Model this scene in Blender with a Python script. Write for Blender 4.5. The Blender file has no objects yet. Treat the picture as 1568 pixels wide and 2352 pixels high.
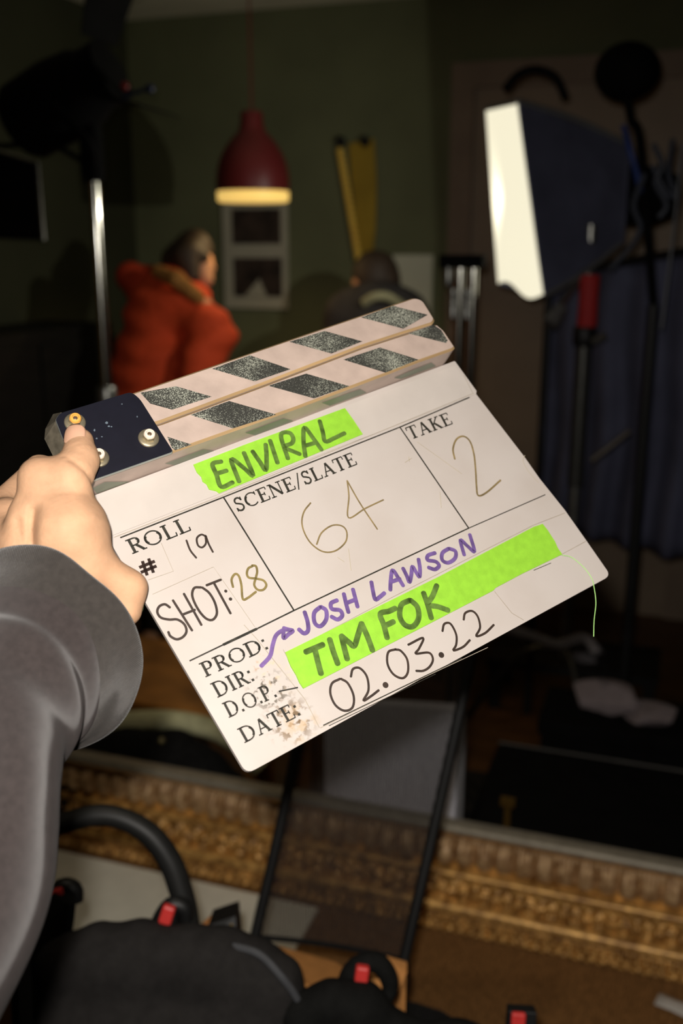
import bpy, bmesh, math, random
import numpy as np
from mathutils import Vector, Matrix
random.seed(7); np.random.seed(7)
SC = bpy.context.scene
COL = SC.collection

# ------------------------------------------------------------------ camera
FPX = 35.0 / 36.0 * 2352; CX, CY = 784.0, 1176.0
YAW, PITCH, EYE = math.radians(19.0), math.radians(14.9), 1.65
fwd = np.array([-math.sin(YAW) * math.cos(PITCH), math.cos(YAW) * math.cos(PITCH), -math.sin(PITCH)])
rgt = np.array([math.cos(YAW), math.sin(YAW), 0.0])
upv = np.cross(rgt, fwd)
cam_pos = np.array([0.0, 0.0, EYE])
cd = bpy.data.cameras.new('camera'); cam = bpy.data.objects.new('camera', cd); COL.objects.link(cam)
M = Matrix(((rgt[0], upv[0], -fwd[0], 0), (rgt[1], upv[1], -fwd[1], 0), (rgt[2], upv[2], -fwd[2], EYE), (0, 0, 0, 1)))
cam.matrix_world = M
cd.sensor_fit = 'VERTICAL'; cd.sensor_height = 36; cd.sensor_width = 24; cd.lens = 35
cd.clip_start = 0.02
cd.dof.use_dof = True; cd.dof.focus_distance = 0.64; cd.dof.aperture_fstop = 5.0
SC.camera = cam

# ------------------------------------------------------------------ light
world = bpy.data.worlds.new('world'); SC.world = world; world.use_nodes = True
world.node_tree.nodes['Background'].inputs[0].default_value = (0.85, 0.95, 0.95, 1)
world.node_tree.nodes['Background'].inputs[1].default_value = 0.03
fl = bpy.data.lights.new('camera_flash', 'SPOT'); fl.energy = 41; fl.color = (1, 0.94, 0.87); fl.shadow_soft_size = 0.012
fl.spot_size = math.radians(88); fl.spot_blend = 0.75
flo = bpy.data.objects.new('camera_flash', fl); COL.objects.link(flo)
flo.location = Vector(cam_pos - rgt * 0.02 + upv * 0.04)
flo.rotation_euler = Vector(fwd + upv * -0.15 + rgt * 0.16).to_track_quat('-Z', 'Y').to_euler()
# added warm fill spot without a fixture, out of view, brightens the gilt frame
dl = bpy.data.lights.new('frame_fill_spot', 'SPOT'); dl.energy = 17; dl.color = (1, 0.86, 0.66); dl.shadow_soft_size = 0.05
dl.spot_size = math.radians(58); dl.spot_blend = 0.8
dlo = bpy.data.objects.new('frame_fill_spot', dl); COL.objects.link(dlo); dlo.location = (-0.5, 0.75, 2.62)
dlo.rotation_euler = (Vector((-0.45, 1.72, 0.4)) - Vector((-0.5, 0.75, 2.62))).to_track_quat('-Z', 'Y').to_euler()
SC.view_settings.view_transform = 'Standard'; SC.view_settings.look = 'None'
SC.view_settings.exposure = 0.0; SC.view_settings.gamma = 1.0
SC.view_settings.use_curve_mapping = False

# ------------------------------------------------------------------ helpers
def ray(x, y): return (x - CX) / FPX * rgt - (y - CY) / FPX * upv + fwd
def P(x, y, d): return cam_pos + d * ray(x, y)
def onY(x, y, Y):
    r = ray(x, y); return cam_pos + r * (Y / r[1])
def onZ(x, y, Z):
    r = ray(x, y); return cam_pos + r * ((Z - EYE) / r[2])
def s2l(c):
    c = c / 255.0
    return c / 12.92 if c <= 0.04045 else ((c + 0.055) / 1.055) ** 2.4
def lin(rgb): return tuple(s2l(v) for v in rgb)

def mat(name, rgb, rough=0.6, metal=0.0, spec=0.4, var=None, bump=None, stretch=(1, 1, 1), sheen=0.0, alpha=None, sss=0.0, emit=None, var2=None):
    m = bpy.data.materials.new(name); m.use_nodes = True
    nt = m.node_tree; b = nt.nodes['Principled BSDF']
    c = lin(rgb)
    b.inputs['Base Color'].default_value = (*c, 1)
    b.inputs['Roughness'].default_value = rough; b.inputs['Metallic'].default_value = metal
    b.inputs['Specular IOR Level'].default_value = spec
    if sheen: b.inputs['Sheen Weight'].default_value = sheen
    if sss:
        b.inputs['Subsurface Weight'].default_value = sss; b.inputs['Subsurface Radius'].default_value = (0.008, 0.003, 0.0015)
        b.inputs['Subsurface Scale'].default_value = 0.6
    if alpha is not None: b.inputs['Alpha'].default_value = alpha
    if emit:
        b.inputs['Emission Color'].default_value = (*lin(emit[0]), 1); b.inputs['Emission Strength'].default_value = emit[1]
    tc = nt.nodes.new('ShaderNodeTexCoord'); mp = nt.nodes.new('ShaderNodeMapping')
    nt.links.new(tc.outputs['Object'], mp.inputs[0]); mp.inputs['Scale'].default_value = stretch
    if var:
        n = nt.nodes.new('ShaderNodeTexNoise'); n.inputs['Scale'].default_value = var[0]; n.inputs['Detail'].default_value = 6
        nt.links.new(mp.outputs[0], n.inputs['Vector'])
        r = nt.nodes.new('ShaderNodeValToRGB'); a = var[1]
        r.color_ramp.elements[0].position = 0.3; r.color_ramp.elements[1].position = 0.7
        lo = lin(var2) if var2 else tuple(v * (1 - a) for v in c)
        r.color_ramp.elements[0].color = (*lo, 1)
        r.color_ramp.elements[1].color = (*[min(1, v * (1 + a)) for v in c], 1)
        nt.links.new(n.outputs['Fac'], r.inputs[0]); nt.links.new(r.outputs[0], b.inputs['Base Color'])
    if bump:
        n = nt.nodes.new('ShaderNodeTexNoise'); n.inputs['Scale'].default_value = bump[0]; n.inputs['Detail'].default_value = 5
        nt.links.new(mp.outputs[0], n.inputs['Vector'])
        bp = nt.nodes.new('ShaderNodeBump'); bp.inputs['Strength'].default_value = bump[1]; bp.inputs['Distance'].default_value = bump[2] if len(bump) > 2 else 0.002
        nt.links.new(n.outputs['Fac'], bp.inputs['Height']); nt.links.new(bp.outputs[0], b.inputs['Normal'])
    return m

class MB:
    """collects vertices and faces for ONE mesh object"""
    def __init__(s): s.v = []; s.f = []; s.m = []; s.uv = None
    def add(s, vs, fs, mi=0):
        o = len(s.v); s.v += [tuple(float(c) for c in v) for v in vs]
        s.f += [tuple(o + i for i in f) for f in fs]; s.m += [mi] * len(fs)
        return s
    def box(s, c, size, rot=None, mi=0):
        h = np.array(size) / 2; vs = []
        for dx in (-1, 1):
            for dy in (-1, 1):
                for dz in (-1, 1):
                    p = np.array([dx, dy, dz]) * h
                    if rot is not None: p = np.array(rot) @ p
                    vs.append(p + np.array(c))
        return s.add(vs, [(0, 1, 3, 2), (4, 6, 7, 5), (0, 4, 5, 1), (2, 3, 7, 6), (0, 2, 6, 4), (1, 5, 7, 3)], mi)
    def hexa(s, a, b, mi=0):
        """prism between two rings of equal length"""
        n = len(a); vs = list(a) + list(b)
        fs = [tuple(range(n))[::-1], tuple(range(n, 2 * n))] + [(i, (i + 1) % n, n + (i + 1) % n, n + i) for i in range(n)]
        return s.add(vs, fs, mi)
    def tube(s, pts, rad, seg=12, mi=0, cap=True, smooth=0):
        pts = np.array(pts, float)
        rad = np.full(len(pts), rad, float) if np.isscalar(rad) else np.array(rad, float)
        if smooth: pts, rad = crspline(pts, rad, smooth)
        t = np.gradient(pts, axis=0); t /= np.linalg.norm(t, axis=1)[:, None] + 1e-12
        ref = np.array([0, 0, 1.0]) if abs(t[0][2]) < 0.9 else np.array([1.0, 0, 0])
        u = np.cross(t[0], ref); u /= np.linalg.norm(u); vs = []
        for i in range(len(pts)):
            u = u - t[i] * (u @ t[i]); u /= np.linalg.norm(u) + 1e-12; w = np.cross(t[i], u)
            for k in range(seg):
                a = 2 * math.pi * k / seg; vs.append(pts[i] + rad[i] * (math.cos(a) * u + math.sin(a) * w))
        fs = [(i * seg + k, i * seg + (k + 1) % seg, (i + 1) * seg + (k + 1) % seg, (i + 1) * seg + k) for i in range(len(pts) - 1) for k in range(seg)]
        if cap: fs += [tuple(range(seg))[::-1], tuple(range((len(pts) - 1) * seg, len(pts) * seg))]
        return s.add(vs, fs, mi)
    def lathe(s, c, prof, seg=40, axis=None, mi=0):
        """prof: list of (radius, height) along axis"""
        ax = np.array([0, 0, 1.0]) if axis is None else np.array(axis) / np.linalg.norm(axis)
        ref = np.array([1.0, 0, 0]) if abs(ax[0]) < 0.9 else np.array([0, 1.0, 0])
        u = np.cross(ax, ref); u /= np.linalg.norm(u); w = np.cross(ax, u); vs = []
        for r, h in prof:
            for k in range(seg):
                a = 2 * math.pi * k / seg; vs.append(np.array(c) + ax * h + r * (math.cos(a) * u + math.sin(a) * w))
        n = len(prof)
        fs = [(i * seg + k, i * seg + (k + 1) % seg, (i + 1) * seg + (k + 1) % seg, (i + 1) * seg + k) for i in range(n - 1) for k in range(seg)]
        fs += [tuple(range(seg))[::-1], tuple(range((n - 1) * seg, n * seg))]
        return s.add(vs, fs, mi)
    def sphere(s, c, r, seg=16, scale=(1, 1, 1), mi=0):
        vs = []; n = seg // 2
        for i in range(1, n):
            th = math.pi * i / n
            for k in range(seg):
                a = 2 * math.pi * k / seg
                vs.append(np.array(c) + r * np.array([math.sin(th) * math.cos(a) * scale[0], math.sin(th) * math.sin(a) * scale[1], math.cos(th) * scale[2]]))
        top = len(vs); vs.append(np.array(c) + np.array([0, 0, r * scale[2]])); vs.append(np.array(c) - np.array([0, 0, r * scale[2]]))
        fs = [(i * seg + k, (i + 1) * seg + k, (i + 1) * seg + (k + 1) % seg, i * seg + (k + 1) % seg) for i in range(n - 2) for k in range(seg)]
        fs += [(top, k, (k + 1) % seg) for k in range(seg)] + [(top + 1, (n - 2) * seg + (k + 1) % seg, (n - 2) * seg + k) for k in range(seg)]
        return s.add(vs, fs, mi)
    def grid(s, G, mi=0, closed=False):
        G = np.array(G); a, b = G.shape[:2]; o = len(s.v)
        s.v += [tuple(map(float, p)) for p in G.reshape(-1, 3)]
        bb = b if closed else b - 1
        fs = [(o + i * b + j, o + i * b + (j + 1) % b, o + (i + 1) * b + (j + 1) % b, o + (i + 1) * b + j) for i in range(a - 1) for j in range(bb)]
        s.f += fs; s.m += [mi] * len(fs); return s
    def build(s, name, mats, parent=None, smooth=True, bevel=0.0, angle=40, fix=True):
        me = bpy.data.meshes.new(name)
        v = np.array(s.v)
        org = np.zeros(3)
        if parent is None: org = np.array([(v[:, 0].min() + v[:, 0].max()) / 2, (v[:, 1].min() + v[:, 1].max()) / 2, v[:, 2].min()]); v = v - org
        me.from_pydata([tuple(p) for p in v], [], s.f)
        mats = mats if isinstance(mats, (list, tuple)) else [mats]
        for m in mats: me.materials.append(m)
        for p, i in zip(me.polygons, s.m): p.material_index = i
        if fix:
            bm = bmesh.new(); bm.from_mesh(me); bmesh.ops.recalc_face_normals(bm, faces=bm.faces); bm.to_mesh(me); bm.free()
        if smooth:
            me.shade_smooth()
            try: me.set_sharp_from_angle(angle=math.radians(angle))
            except Exception: pass
        me.update()
        o = bpy.data.objects.new(name, me); COL.objects.link(o); o.location = Vector(org)
        if parent is not None:
            o.parent = parent
            w = parent
            if parent.get('_world'):        # parent built with vertices in world space
                o.matrix_parent_inverse = Matrix.Identity(4)
        if bevel:
            bv = o.modifiers.new('bevel', 'BEVEL'); bv.width = bevel; bv.segments = 2; bv.limit_method = 'ANGLE'
        return o

def crspline(pts, rad=None, n=6, closed=False):
    pts = np.array(pts, float); N = len(pts)
    rad = np.zeros(N) if rad is None else np.array(rad, float)
    Q = np.hstack([pts, rad[:, None]])
    ext = np.vstack([Q[-1:], Q, Q[:2]]) if closed else np.vstack([2 * Q[0] - Q[1], Q, 2 * Q[-1] - Q[-2]])
    out = []
    for i in range(1, len(ext) - 2):
        p0, p1, p2, p3 = ext[i - 1:i + 3]
        for k in range(n):
            t = k / n
            out.append(0.5 * (2 * p1 + (p2 - p0) * t + (2 * p0 - 5 * p1 + 4 * p2 - p3) * t * t + (3 * p1 - p0 - 3 * p2 + p3) * t ** 3))
    if not closed: out.append(Q[-1])
    out = np.array(out)
    return out[:, :-1], out[:, -1]

def tag(o, label=None, cat=None, group=None, kind=None):
    if label: o['label'] = label
    if cat: o['category'] = cat
    if group: o['group'] = group
    if kind: o['kind'] = kind
    return o
class Thing:
    """an Empty at the base; parts are given in world coordinates"""
    def __init__(s, name, loc, label, cat, group=None):
        s.o = bpy.data.objects.new(name, None); COL.objects.link(s.o)
        s.loc = np.array(loc, float); s.o.location = Vector(s.loc); s.o.empty_display_size = 0.05
        tag(s.o, label, cat, group)
    def part(s, name, mb, mats, parent=None, label=None, kind=None, **kw):
        mb.v = [tuple(np.array(p) - s.loc) for p in mb.v]
        o = mb.build(name, mats, parent or s.o, **kw)
        tag(o, label, kind=kind)
        return o

# --- implicit bodies: smooth union of round cones, meshed with surface nets
def sdf_eval(X, prims, k):
    d = np.full(X.shape[:-1], 1e3)
    for pr in prims:
        a, b, ra, rb = np.array(pr[0]), np.array(pr[1]), pr[2], pr[3]
        kk = pr[4] if len(pr) > 4 else k
        ba = b - a; L2 = max(ba @ ba, 1e-12)
        t = np.clip(((X - a) @ ba) / L2, 0, 1)
        e = np.linalg.norm(X - a - t[..., None] * ba, axis=-1) - (ra + (rb - ra) * t)
        h = np.clip(0.5 + 0.5 * (d - e) / kk, 0, 1)
        d = d * (1 - h) + e * h - kk * h * (1 - h)
    return d
def blob(prims, h, k=0.01, disp=None, cut=None):
    pts = np.array([p[0] for p in prims] + [p[1] for p in prims]); rr = max(max(p[2], p[3]) for p in prims)
    lo = pts.min(0) - rr - 3 * h; hi = pts.max(0) + rr + 3 * h
    n = np.ceil((hi - lo) / h).astype(int) + 1
    ax = [lo[i] + h * np.arange(n[i]) for i in range(3)]
    V = np.empty(n)
    for i in range(n[0]):
        Y, Z = np.meshgrid(ax[1], ax[2], indexing='ij')
        X = np.stack([np.full_like(Y, ax[0][i]), Y, Z], -1)
        d = sdf_eval(X, prims, k)
        if disp is not None: d = d + disp(X)
        if cut is not None: d = np.maximum(d, cut(X))
        V[i] = d
    S = V < 0
    c = np.zeros(np.array(V.shape) - 1, int); acc = np.zeros((*c.shape, 3)); cnt = np.zeros(c.shape)
    sl = lambda o: tuple(slice(o[i], V.shape[i] - 1 + o[i]) for i in range(3))
    for axis in range(3):
        others = [i for i in range(3) if i != axis]
        for p in (0, 1):
            for q in (0, 1):
                o0 = [0, 0, 0]; o0[others[0]] = p; o0[others[1]] = q; o1 = list(o0); o1[axis] = 1
                a, b = V[sl(o0)], V[sl(o1)]; m = (a < 0) != (b < 0)
                t = np.where(m, a / np.where(m, a - b, 1), 0)
                for i in range(3): acc[..., i] += np.where(m, (t if i == axis else o0[i]), 0)
                cnt += m
    act = cnt > 0; idx = -np.ones(c.shape, int); idx[act] = np.arange(act.sum())
    ijk = np.argwhere(act); vs = lo + h * (ijk + acc[act] / cnt[act][:, None])
    fs = []
    for axis in range(3):
        b, cc = [i for i in range(3) if i != axis]
        s0 = [slice(None)] * 3; s1 = [slice(None)] * 3
        s0[axis] = slice(0, -1); s1[axis] = slice(1, None)
        A, B = S[tuple(s0)], S[tuple(s1)]
        e = np.argwhere(A != B)
        e = e[(e[:, b] > 0) & (e[:, cc] > 0) & (e[:, b] < c.shape[b]) & (e[:, cc] < c.shape[cc])]
        for q in e:
            i0 = q.copy(); i1 = q.copy(); i1[b] -= 1; i2 = i1.copy(); i2[cc] -= 1; i3 = q.copy(); i3[cc] -= 1
            fs.append(tuple(int(idx[tuple(i)]) for i in (i0, i1, i2, i3)))
    mb = MB(); mb.add(vs, fs); return mb
def cone(a, b, ra, rb=None, k=None):
    t = (np.array(a, float), np.array(b, float), ra, ra if rb is None else rb)
    return t if k is None else t + (k,)

# ------------------------------------------------------------------ materials
wall_m = mat('olive_wall_paint', (108, 112, 82), 0.85, var=(3, 0.12), bump=(60, 0.1))
ceil_m = mat('ceiling_paint', (240, 234, 208), 0.85, var=(2, 0.08))
floor_m = mat('brown_floorboards', (84, 54, 26), 0.5, var=(6, 0.4), stretch=(1, 8, 1))
trim_m = mat('taupe_woodwork', (140, 122, 104), 0.6, var=(8, 0.1))
matte_black = mat('matte_black_metal', (14, 14, 14), 0.85, spec=0.08, var=(20, 0.2))
black_m = mat('black_plastic', (22, 22, 22), 0.5, var=(20, 0.2))
fabric_black = mat('black_fabric', (26, 26, 26), 0.9, spec=0.1, var=(60, 0.3), bump=(300, 0.3))
chrome_m = mat('polished_steel', (215, 215, 205), 0.16, metal=1.0, var=(30, 0.05))
dull_steel = mat('dull_steel', (150, 150, 145), 0.35, metal=0.9, var=(40, 0.15))

# ------------------------------------------------------------------ setting: the dark room
YB, XL, XR, ZC = 4.6, -2.68, 1.9, 2.70
YF = 1.75                                   # plane of the gilt frame
YN = -1.4
def wallbox(name, c, size, m, n=1):
    o = MB().box(c, size).build(name, m, smooth=False); return tag(o, kind='structure')
wallbox('floor', ((XL + XR) / 2, (YB + YN) / 2, -0.05), (XR - XL + 0.2, YB - YN + 0.2, 0.1), floor_m)
wallbox('ceiling', ((XL + XR) / 2, (YB + YN) / 2, ZC + 0.05), (XR - XL + 0.2, YB - YN + 0.2, 0.1), ceil_m)
wallbox('wall_back', ((XL + XR) / 2, YB + 0.05, ZC / 2), (XR - XL + 0.2, 0.1, ZC), wall_m)
wallbox('wall_left', (XL - 0.05, (YB + YN) / 2, ZC / 2), (0.1, YB - YN, ZC), mat('olive_wall_paint_shaded', (64, 66, 46), 0.85, var=(3, 0.12), bump=(60, 0.1)))  # olive paint darkened on this wall, shade of the left side put into its colour
wallbox('wall_right', (XR + 0.05, (YB + YN) / 2, ZC / 2), (0.1, YB - YN, ZC), wall_m)
wallbox('wall_front', ((XL + XR) / 2, YN - 0.05, ZC / 2), (XR - XL + 0.2, 0.1, ZC), wall_m)
wallbox('baseboard_back', ((XL + XR) / 2, YB - 0.012, 0.07), (XR - XL, 0.022, 0.14), trim_m)
# taupe cupboard-like doorway behind the film light
a = onY(1045, 150, YB); b = onY(1700, 100, YB)
dz = a[2]
d = MB()
d.box(((a[0] + b[0]) / 2, YB - 0.02, (dz - 0.09) / 2), (b[0] - a[0] - 0.2, 0.03, dz - 0.09))
o = tag(d.build('door_1', mat('taupe_door', (150, 132, 112), 0.55, var=(5, 0.1)), smooth=False), kind='structure')
d = MB()
d.box((a[0] + 0.05, YB - 0.03, dz / 2 - .05), (0.1, 0.055, dz - .1)); d.box((b[0] - 0.05, YB - 0.03, dz / 2 - .05), (0.1, 0.055, dz - .1))
d.box(((a[0] + b[0]) / 2, YB - 0.03, dz - 0.05), (b[0] - a[0], 0.055, 0.1))
tag(d.build('trim_1', trim_m, smooth=False), kind='structure')

# ------------------------------------------------------------------ clapperboard frame of reference
def pnp():
    img = [(195, 1146), (1046, 828), (1402, 1322), (566, 1778)]; src = [(0, 0), (1, 0), (1, 1), (0, 1)]
    A = []; b = []
    for (u, v), (x, y) in zip(src, img):
        X = (x - CX) / FPX; Y = (y - CY) / FPX
        A += [[u, v, 1, 0, 0, 0, -u * X, -v * X], [0, 0, 0, u, v, 1, -u * Y, -v * Y]]; b += [X, Y]
    h = np.linalg.solve(np.array(A), np.array(b)); H = np.append(h, 1).reshape(3, 3)
    a, bb, t = H.T; s = 0.30 / np.linalg.norm(a)
    conv = lambda q: q[0] * rgt - q[1] * upv + q[2] * fwd
    return cam_pos + conv(t * s), conv(a), conv(bb)
BO, eu, ev = pnp()
eu = eu / np.linalg.norm(eu); en = np.cross(eu, ev); en /= np.linalg.norm(en)
if en @ (cam_pos - BO) < 0: en = -en           # en points towards the viewer
ev = np.cross(eu, en) if np.cross(eu, en) @ ev > 0 else -np.cross(eu, en)
def bl(px, py, w=0.0):
    """point of the board's own plane (offset w) seen at this place: local (u, v, w)"""
    r = ray(px, py); q = BO + en * w
    t = ((q - cam_pos) @ en) / (r @ en); X = cam_pos + r * t - BO
    return np.array([X @ eu, X @ ev, w])
def bw(px, py, w=0.0):
    l = bl(px, py, w); return BO + eu * l[0] + ev * l[1] + en * w
BM = Matrix(((eu[0], ev[0], en[0], BO[0]), (eu[1], ev[1], en[1], BO[1]), (eu[2], ev[2], en[2], BO[2]), (0, 0, 0, 1)))
board = bpy.data.objects.new('clapperboard', None); COL.objects.link(board); board.matrix_world = BM; board.empty_display_size = 0.05
tag(board, 'white film clapperboard with striped sticks and green tape, held up by a hand', 'clapperboard')

def poly(mb, pts, w0, w1, mi=0):
    """prism with the traced outline pts (pixel pairs seen on plane w1), from w0 to w1"""
    t = [bl(x, y, w1) for x, y in pts]
    mb.hexa([np.array([q[0], q[1], w0]) for q in t], t, mi); return mb
def rounded(pts, r, n=5):
    """round the corners of a 2-D polygon; r may be a list"""
    pts = [np.array(p, float) for p in pts]; out = []
    for i, p in enumerate(pts):
        rr = r[i] if isinstance(r, (list, tuple)) else r
        if rr <= 0: out.append(p); continue
        a = pts[i - 1] - p; b = pts[(i + 1) % len(pts)] - p
        la, lb = np.linalg.norm(a), np.linalg.norm(b); q = min(rr, la * .45, lb * .45)
        s, e = p + a / la * q, p + b / lb * q
        for k in range(n + 1):
            t = k / n; out.append((1 - t) ** 2 * s + 2 * t * (1 - t) * p + t * t * e)
    return out
def ribbon(mb, pts, width, w, smooth=6, closed=False, taper=True, mi=0, thick=0.00006):
    """flat pen or brush stroke through traced pixel points, width in pixels at the board"""
    sc = 0.00029
    pl = np.array([bl(x, y, w)[:2] for x, y in pts])
    W = np.full(len(pl), width, float) if np.isscalar(width) else np.array(width, float)
    if smooth and len(pl) > 2: pl, W = crspline(pl, W, smooth, closed)
    W = W * sc / 2
    if len(pl) == 2:
        pl = np.linspace(pl[0], pl[1], 6); W = np.linspace(W[0], W[-1], 6)
    t = np.gradient(pl, axis=0); t /= np.linalg.norm(t, axis=1)[:, None] + 1e-12
    if not closed and taper:                        # round ends
        pl2 = [pl[0] - t[0] * W[0] * .8, pl[0] - t[0] * W[0] * .45] + list(pl) + [pl[-1] + t[-1] * W[-1] * .45, pl[-1] + t[-1] * W[-1] * .8]
        W = np.array([W[0] * .35, W[0] * .85] + list(W) + [W[-1] * .85, W[-1] * .35]); pl = np.array(pl2)
        t = np.gradient(pl, axis=0); t /= np.linalg.norm(t, axis=1)[:, None] + 1e-12
    n = np.stack([-t[:, 1], t[:, 0]], 1)
    L = pl + n * W[:, None]; Rr = pl - n * W[:, None]; N = len(pl)
    vs = [(*p, w) for p in L] + [(*p, w) for p in Rr]
    rng = range(N) if closed else range(N - 1)
    mb.add(vs, [(i, (i + 1) % N, N + (i + 1) % N, N + i) for i in rng], mi); return mb

# ---- slate panel
def panel_mat():
    m = mat('worn_white_slate', (172, 164, 158), 0.42, spec=0.35)
    nt = m.node_tree; b = nt.nodes['Principled BSDF']; tc = nt.nodes.new('ShaderNodeTexCoord')
    def noise(scale, detail=5):
        n = nt.nodes.new('ShaderNodeTexNoise'); n.inputs['Scale'].default_value = scale; n.inputs['Detail'].default_value = detail
        nt.links.new(tc.outputs['Object'], n.inputs['Vector']); return n.outputs['Fac']
    def math_(op, a, c):
        n = nt.nodes.new('ShaderNodeMath'); n.operation = op; n.use_clamp = False
        for i, q in enumerate((a, c)):
            if isinstance(q, (int, float)): n.inputs[i].default_value = q
            else: nt.links.new(q, n.inputs[i])
        return n.outputs[0]
    def mixc(fac, c1, c2):
        n = nt.nodes.new('ShaderNodeMix'); n.data_type = 'RGBA'; nt.links.new(fac, n.inputs[0])
        for i, q in ((6, c1), (7, c2)):
            if isinstance(q, tuple): n.inputs[i].default_value = (*q, 1)
            else: nt.links.new(q, n.inputs[i])
        return n.outputs[2]
    def smooth(x, lo, hi):
        n = nt.nodes.new('ShaderNodeMapRange'); n.interpolation_type = 'SMOOTHSTEP'
        n.inputs[1].default_value = lo; n.inputs[2].default_value = hi; nt.links.new(x, n.inputs[0]); return n.outputs[0]
    def dist(px, py):
        c = bl(px, py, 0); n = nt.nodes.new('ShaderNodeVectorMath'); n.operation = 'DISTANCE'
        nt.links.new(tc.outputs['Object'], n.inputs[0]); n.inputs[1].default_value = tuple(c); return n.outputs['Value']
    base = mixc(smooth(noise(14), 0.35, 0.7), lin((172, 164, 158)), lin((166, 157, 150)))
    # grime rubbed in around the printed initials at the bottom left
    for (x, y, r, sc, th, colr, amt) in [(668, 1655, .020, 210, .50, (100, 80, 56), .95), (620, 1588, .018, 260, .53, (70, 62, 48), .9), (600, 1545, .016, 300, .58, (150, 120, 95), .6), (690, 1660, .016, 90, .45, (170, 145, 115), .7), (640, 1540, .02, 150, .52, (185, 165, 140), .6)]:
        fall = smooth(dist(x, y), r, r * .25)
        k = math_('MULTIPLY', smooth(noise(sc, 7), th, th + .1), fall)
        base = mixc(math_('MULTIPLY', k, amt), base, lin(colr))
    nt.links.new(base, b.inputs['Base Color'])
    return m
pm = panel_mat()
edge = rounded([(195, 1146), (1044, 829), (1094, 898), (1093, 905), (1203, 1048), (1238, 1098), (1297, 1172), (1347, 1243), (1402, 1322), (566, 1778), (329, 1375)], [0, 3, 0, 0, 0, 0, 0, 0, 16, 22, 0])
mb = poly(MB(), edge, -0.0035, 0.0)
mb.build('slate_panel', pm, board, smooth=False)

# transparent tape edges and cream strips stuck to the panel
strip_m = mat('cream_card_strip', (172, 164, 157), 0.5, var=(40, 0.04))
seam_m = mat('yellowed_tape_edge', (146, 136, 122), 0.5, var=(80, 0.1))
mb = MB()
poly(mb, [(255, 1231), (1093, 905), (1044, 840), (220, 1145)], 0.0, 0.0006)
mb.build('title_strip', strip_m, board, smooth=False)
mb = MB()
for pts, wd in [([(262, 1234), (500, 1142), (800, 1021), (1088, 903)], 1.6), ([(700, 1478), (900, 1372), (1225, 1206), (1297, 1178)], 1.5), ([(735, 1672), (900, 1590), (1120, 1487)], 1.3),
                ([(560, 1700 - 265), (590, 1468), (700, 1606), (733, 1671)], 1.6), ([(1135, 1358), (1175, 1408), (1202, 1424)], 1.6), ([(370, 1247), (398, 1312), (340, 1332)], 1.3),
                ([(350, 1365), (490, 1302), (530, 1360), (585, 1440)], 1.2), ([(1290, 1273), (1345, 1243)], 1.4), ([(650, 1492), (690, 1570)], 1.4), ([(1065, 862), (1085, 902)], 1.5)]:
    ribbon(mb, pts, wd, 0.0007, smooth=0 if len(pts) < 3 else 1, taper=False)
mb.build('tape_seams', seam_m, board, smooth=False)

# ---- printed rules
ink = mat('printed_black_ink', (42, 40, 34), 0.6, spec=0.2, var=(200, 0.5))
mb = MB()
for pts, wd in [([(276, 1235), (512.5, 1142)], 3.2), ([(512.5, 1142), (600, 1107), (918, 981)], 3), ([(918, 981), (1078, 912.5)], 3), ([(513, 1142), (675, 1402)], 3.6), ([(918, 981), (1076, 1213)], 3.6),
                ([(435, 1518), (512, 1481)], 3), ([(512, 1481), (590, 1444)], 5.5), ([(590, 1444), (675, 1402)], 3.2), ([(675, 1402), (880, 1305), (1076, 1213)], 3), ([(1076, 1213), (1252, 1136)], 2.2),
                ([(640, 1588), (684, 1579)], 3), ([(742, 1666), (1060, 1512)], 2.2), ([(755, 1667), (1000, 1548)], 1.4), ([(1265, 1293), (1225, 1310)], 1.4)]:
    ribbon(mb, pts, wd, 0.0009, smooth=0, taper=False)
mb.build('printed_rules', ink, board, smooth=False)

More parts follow.
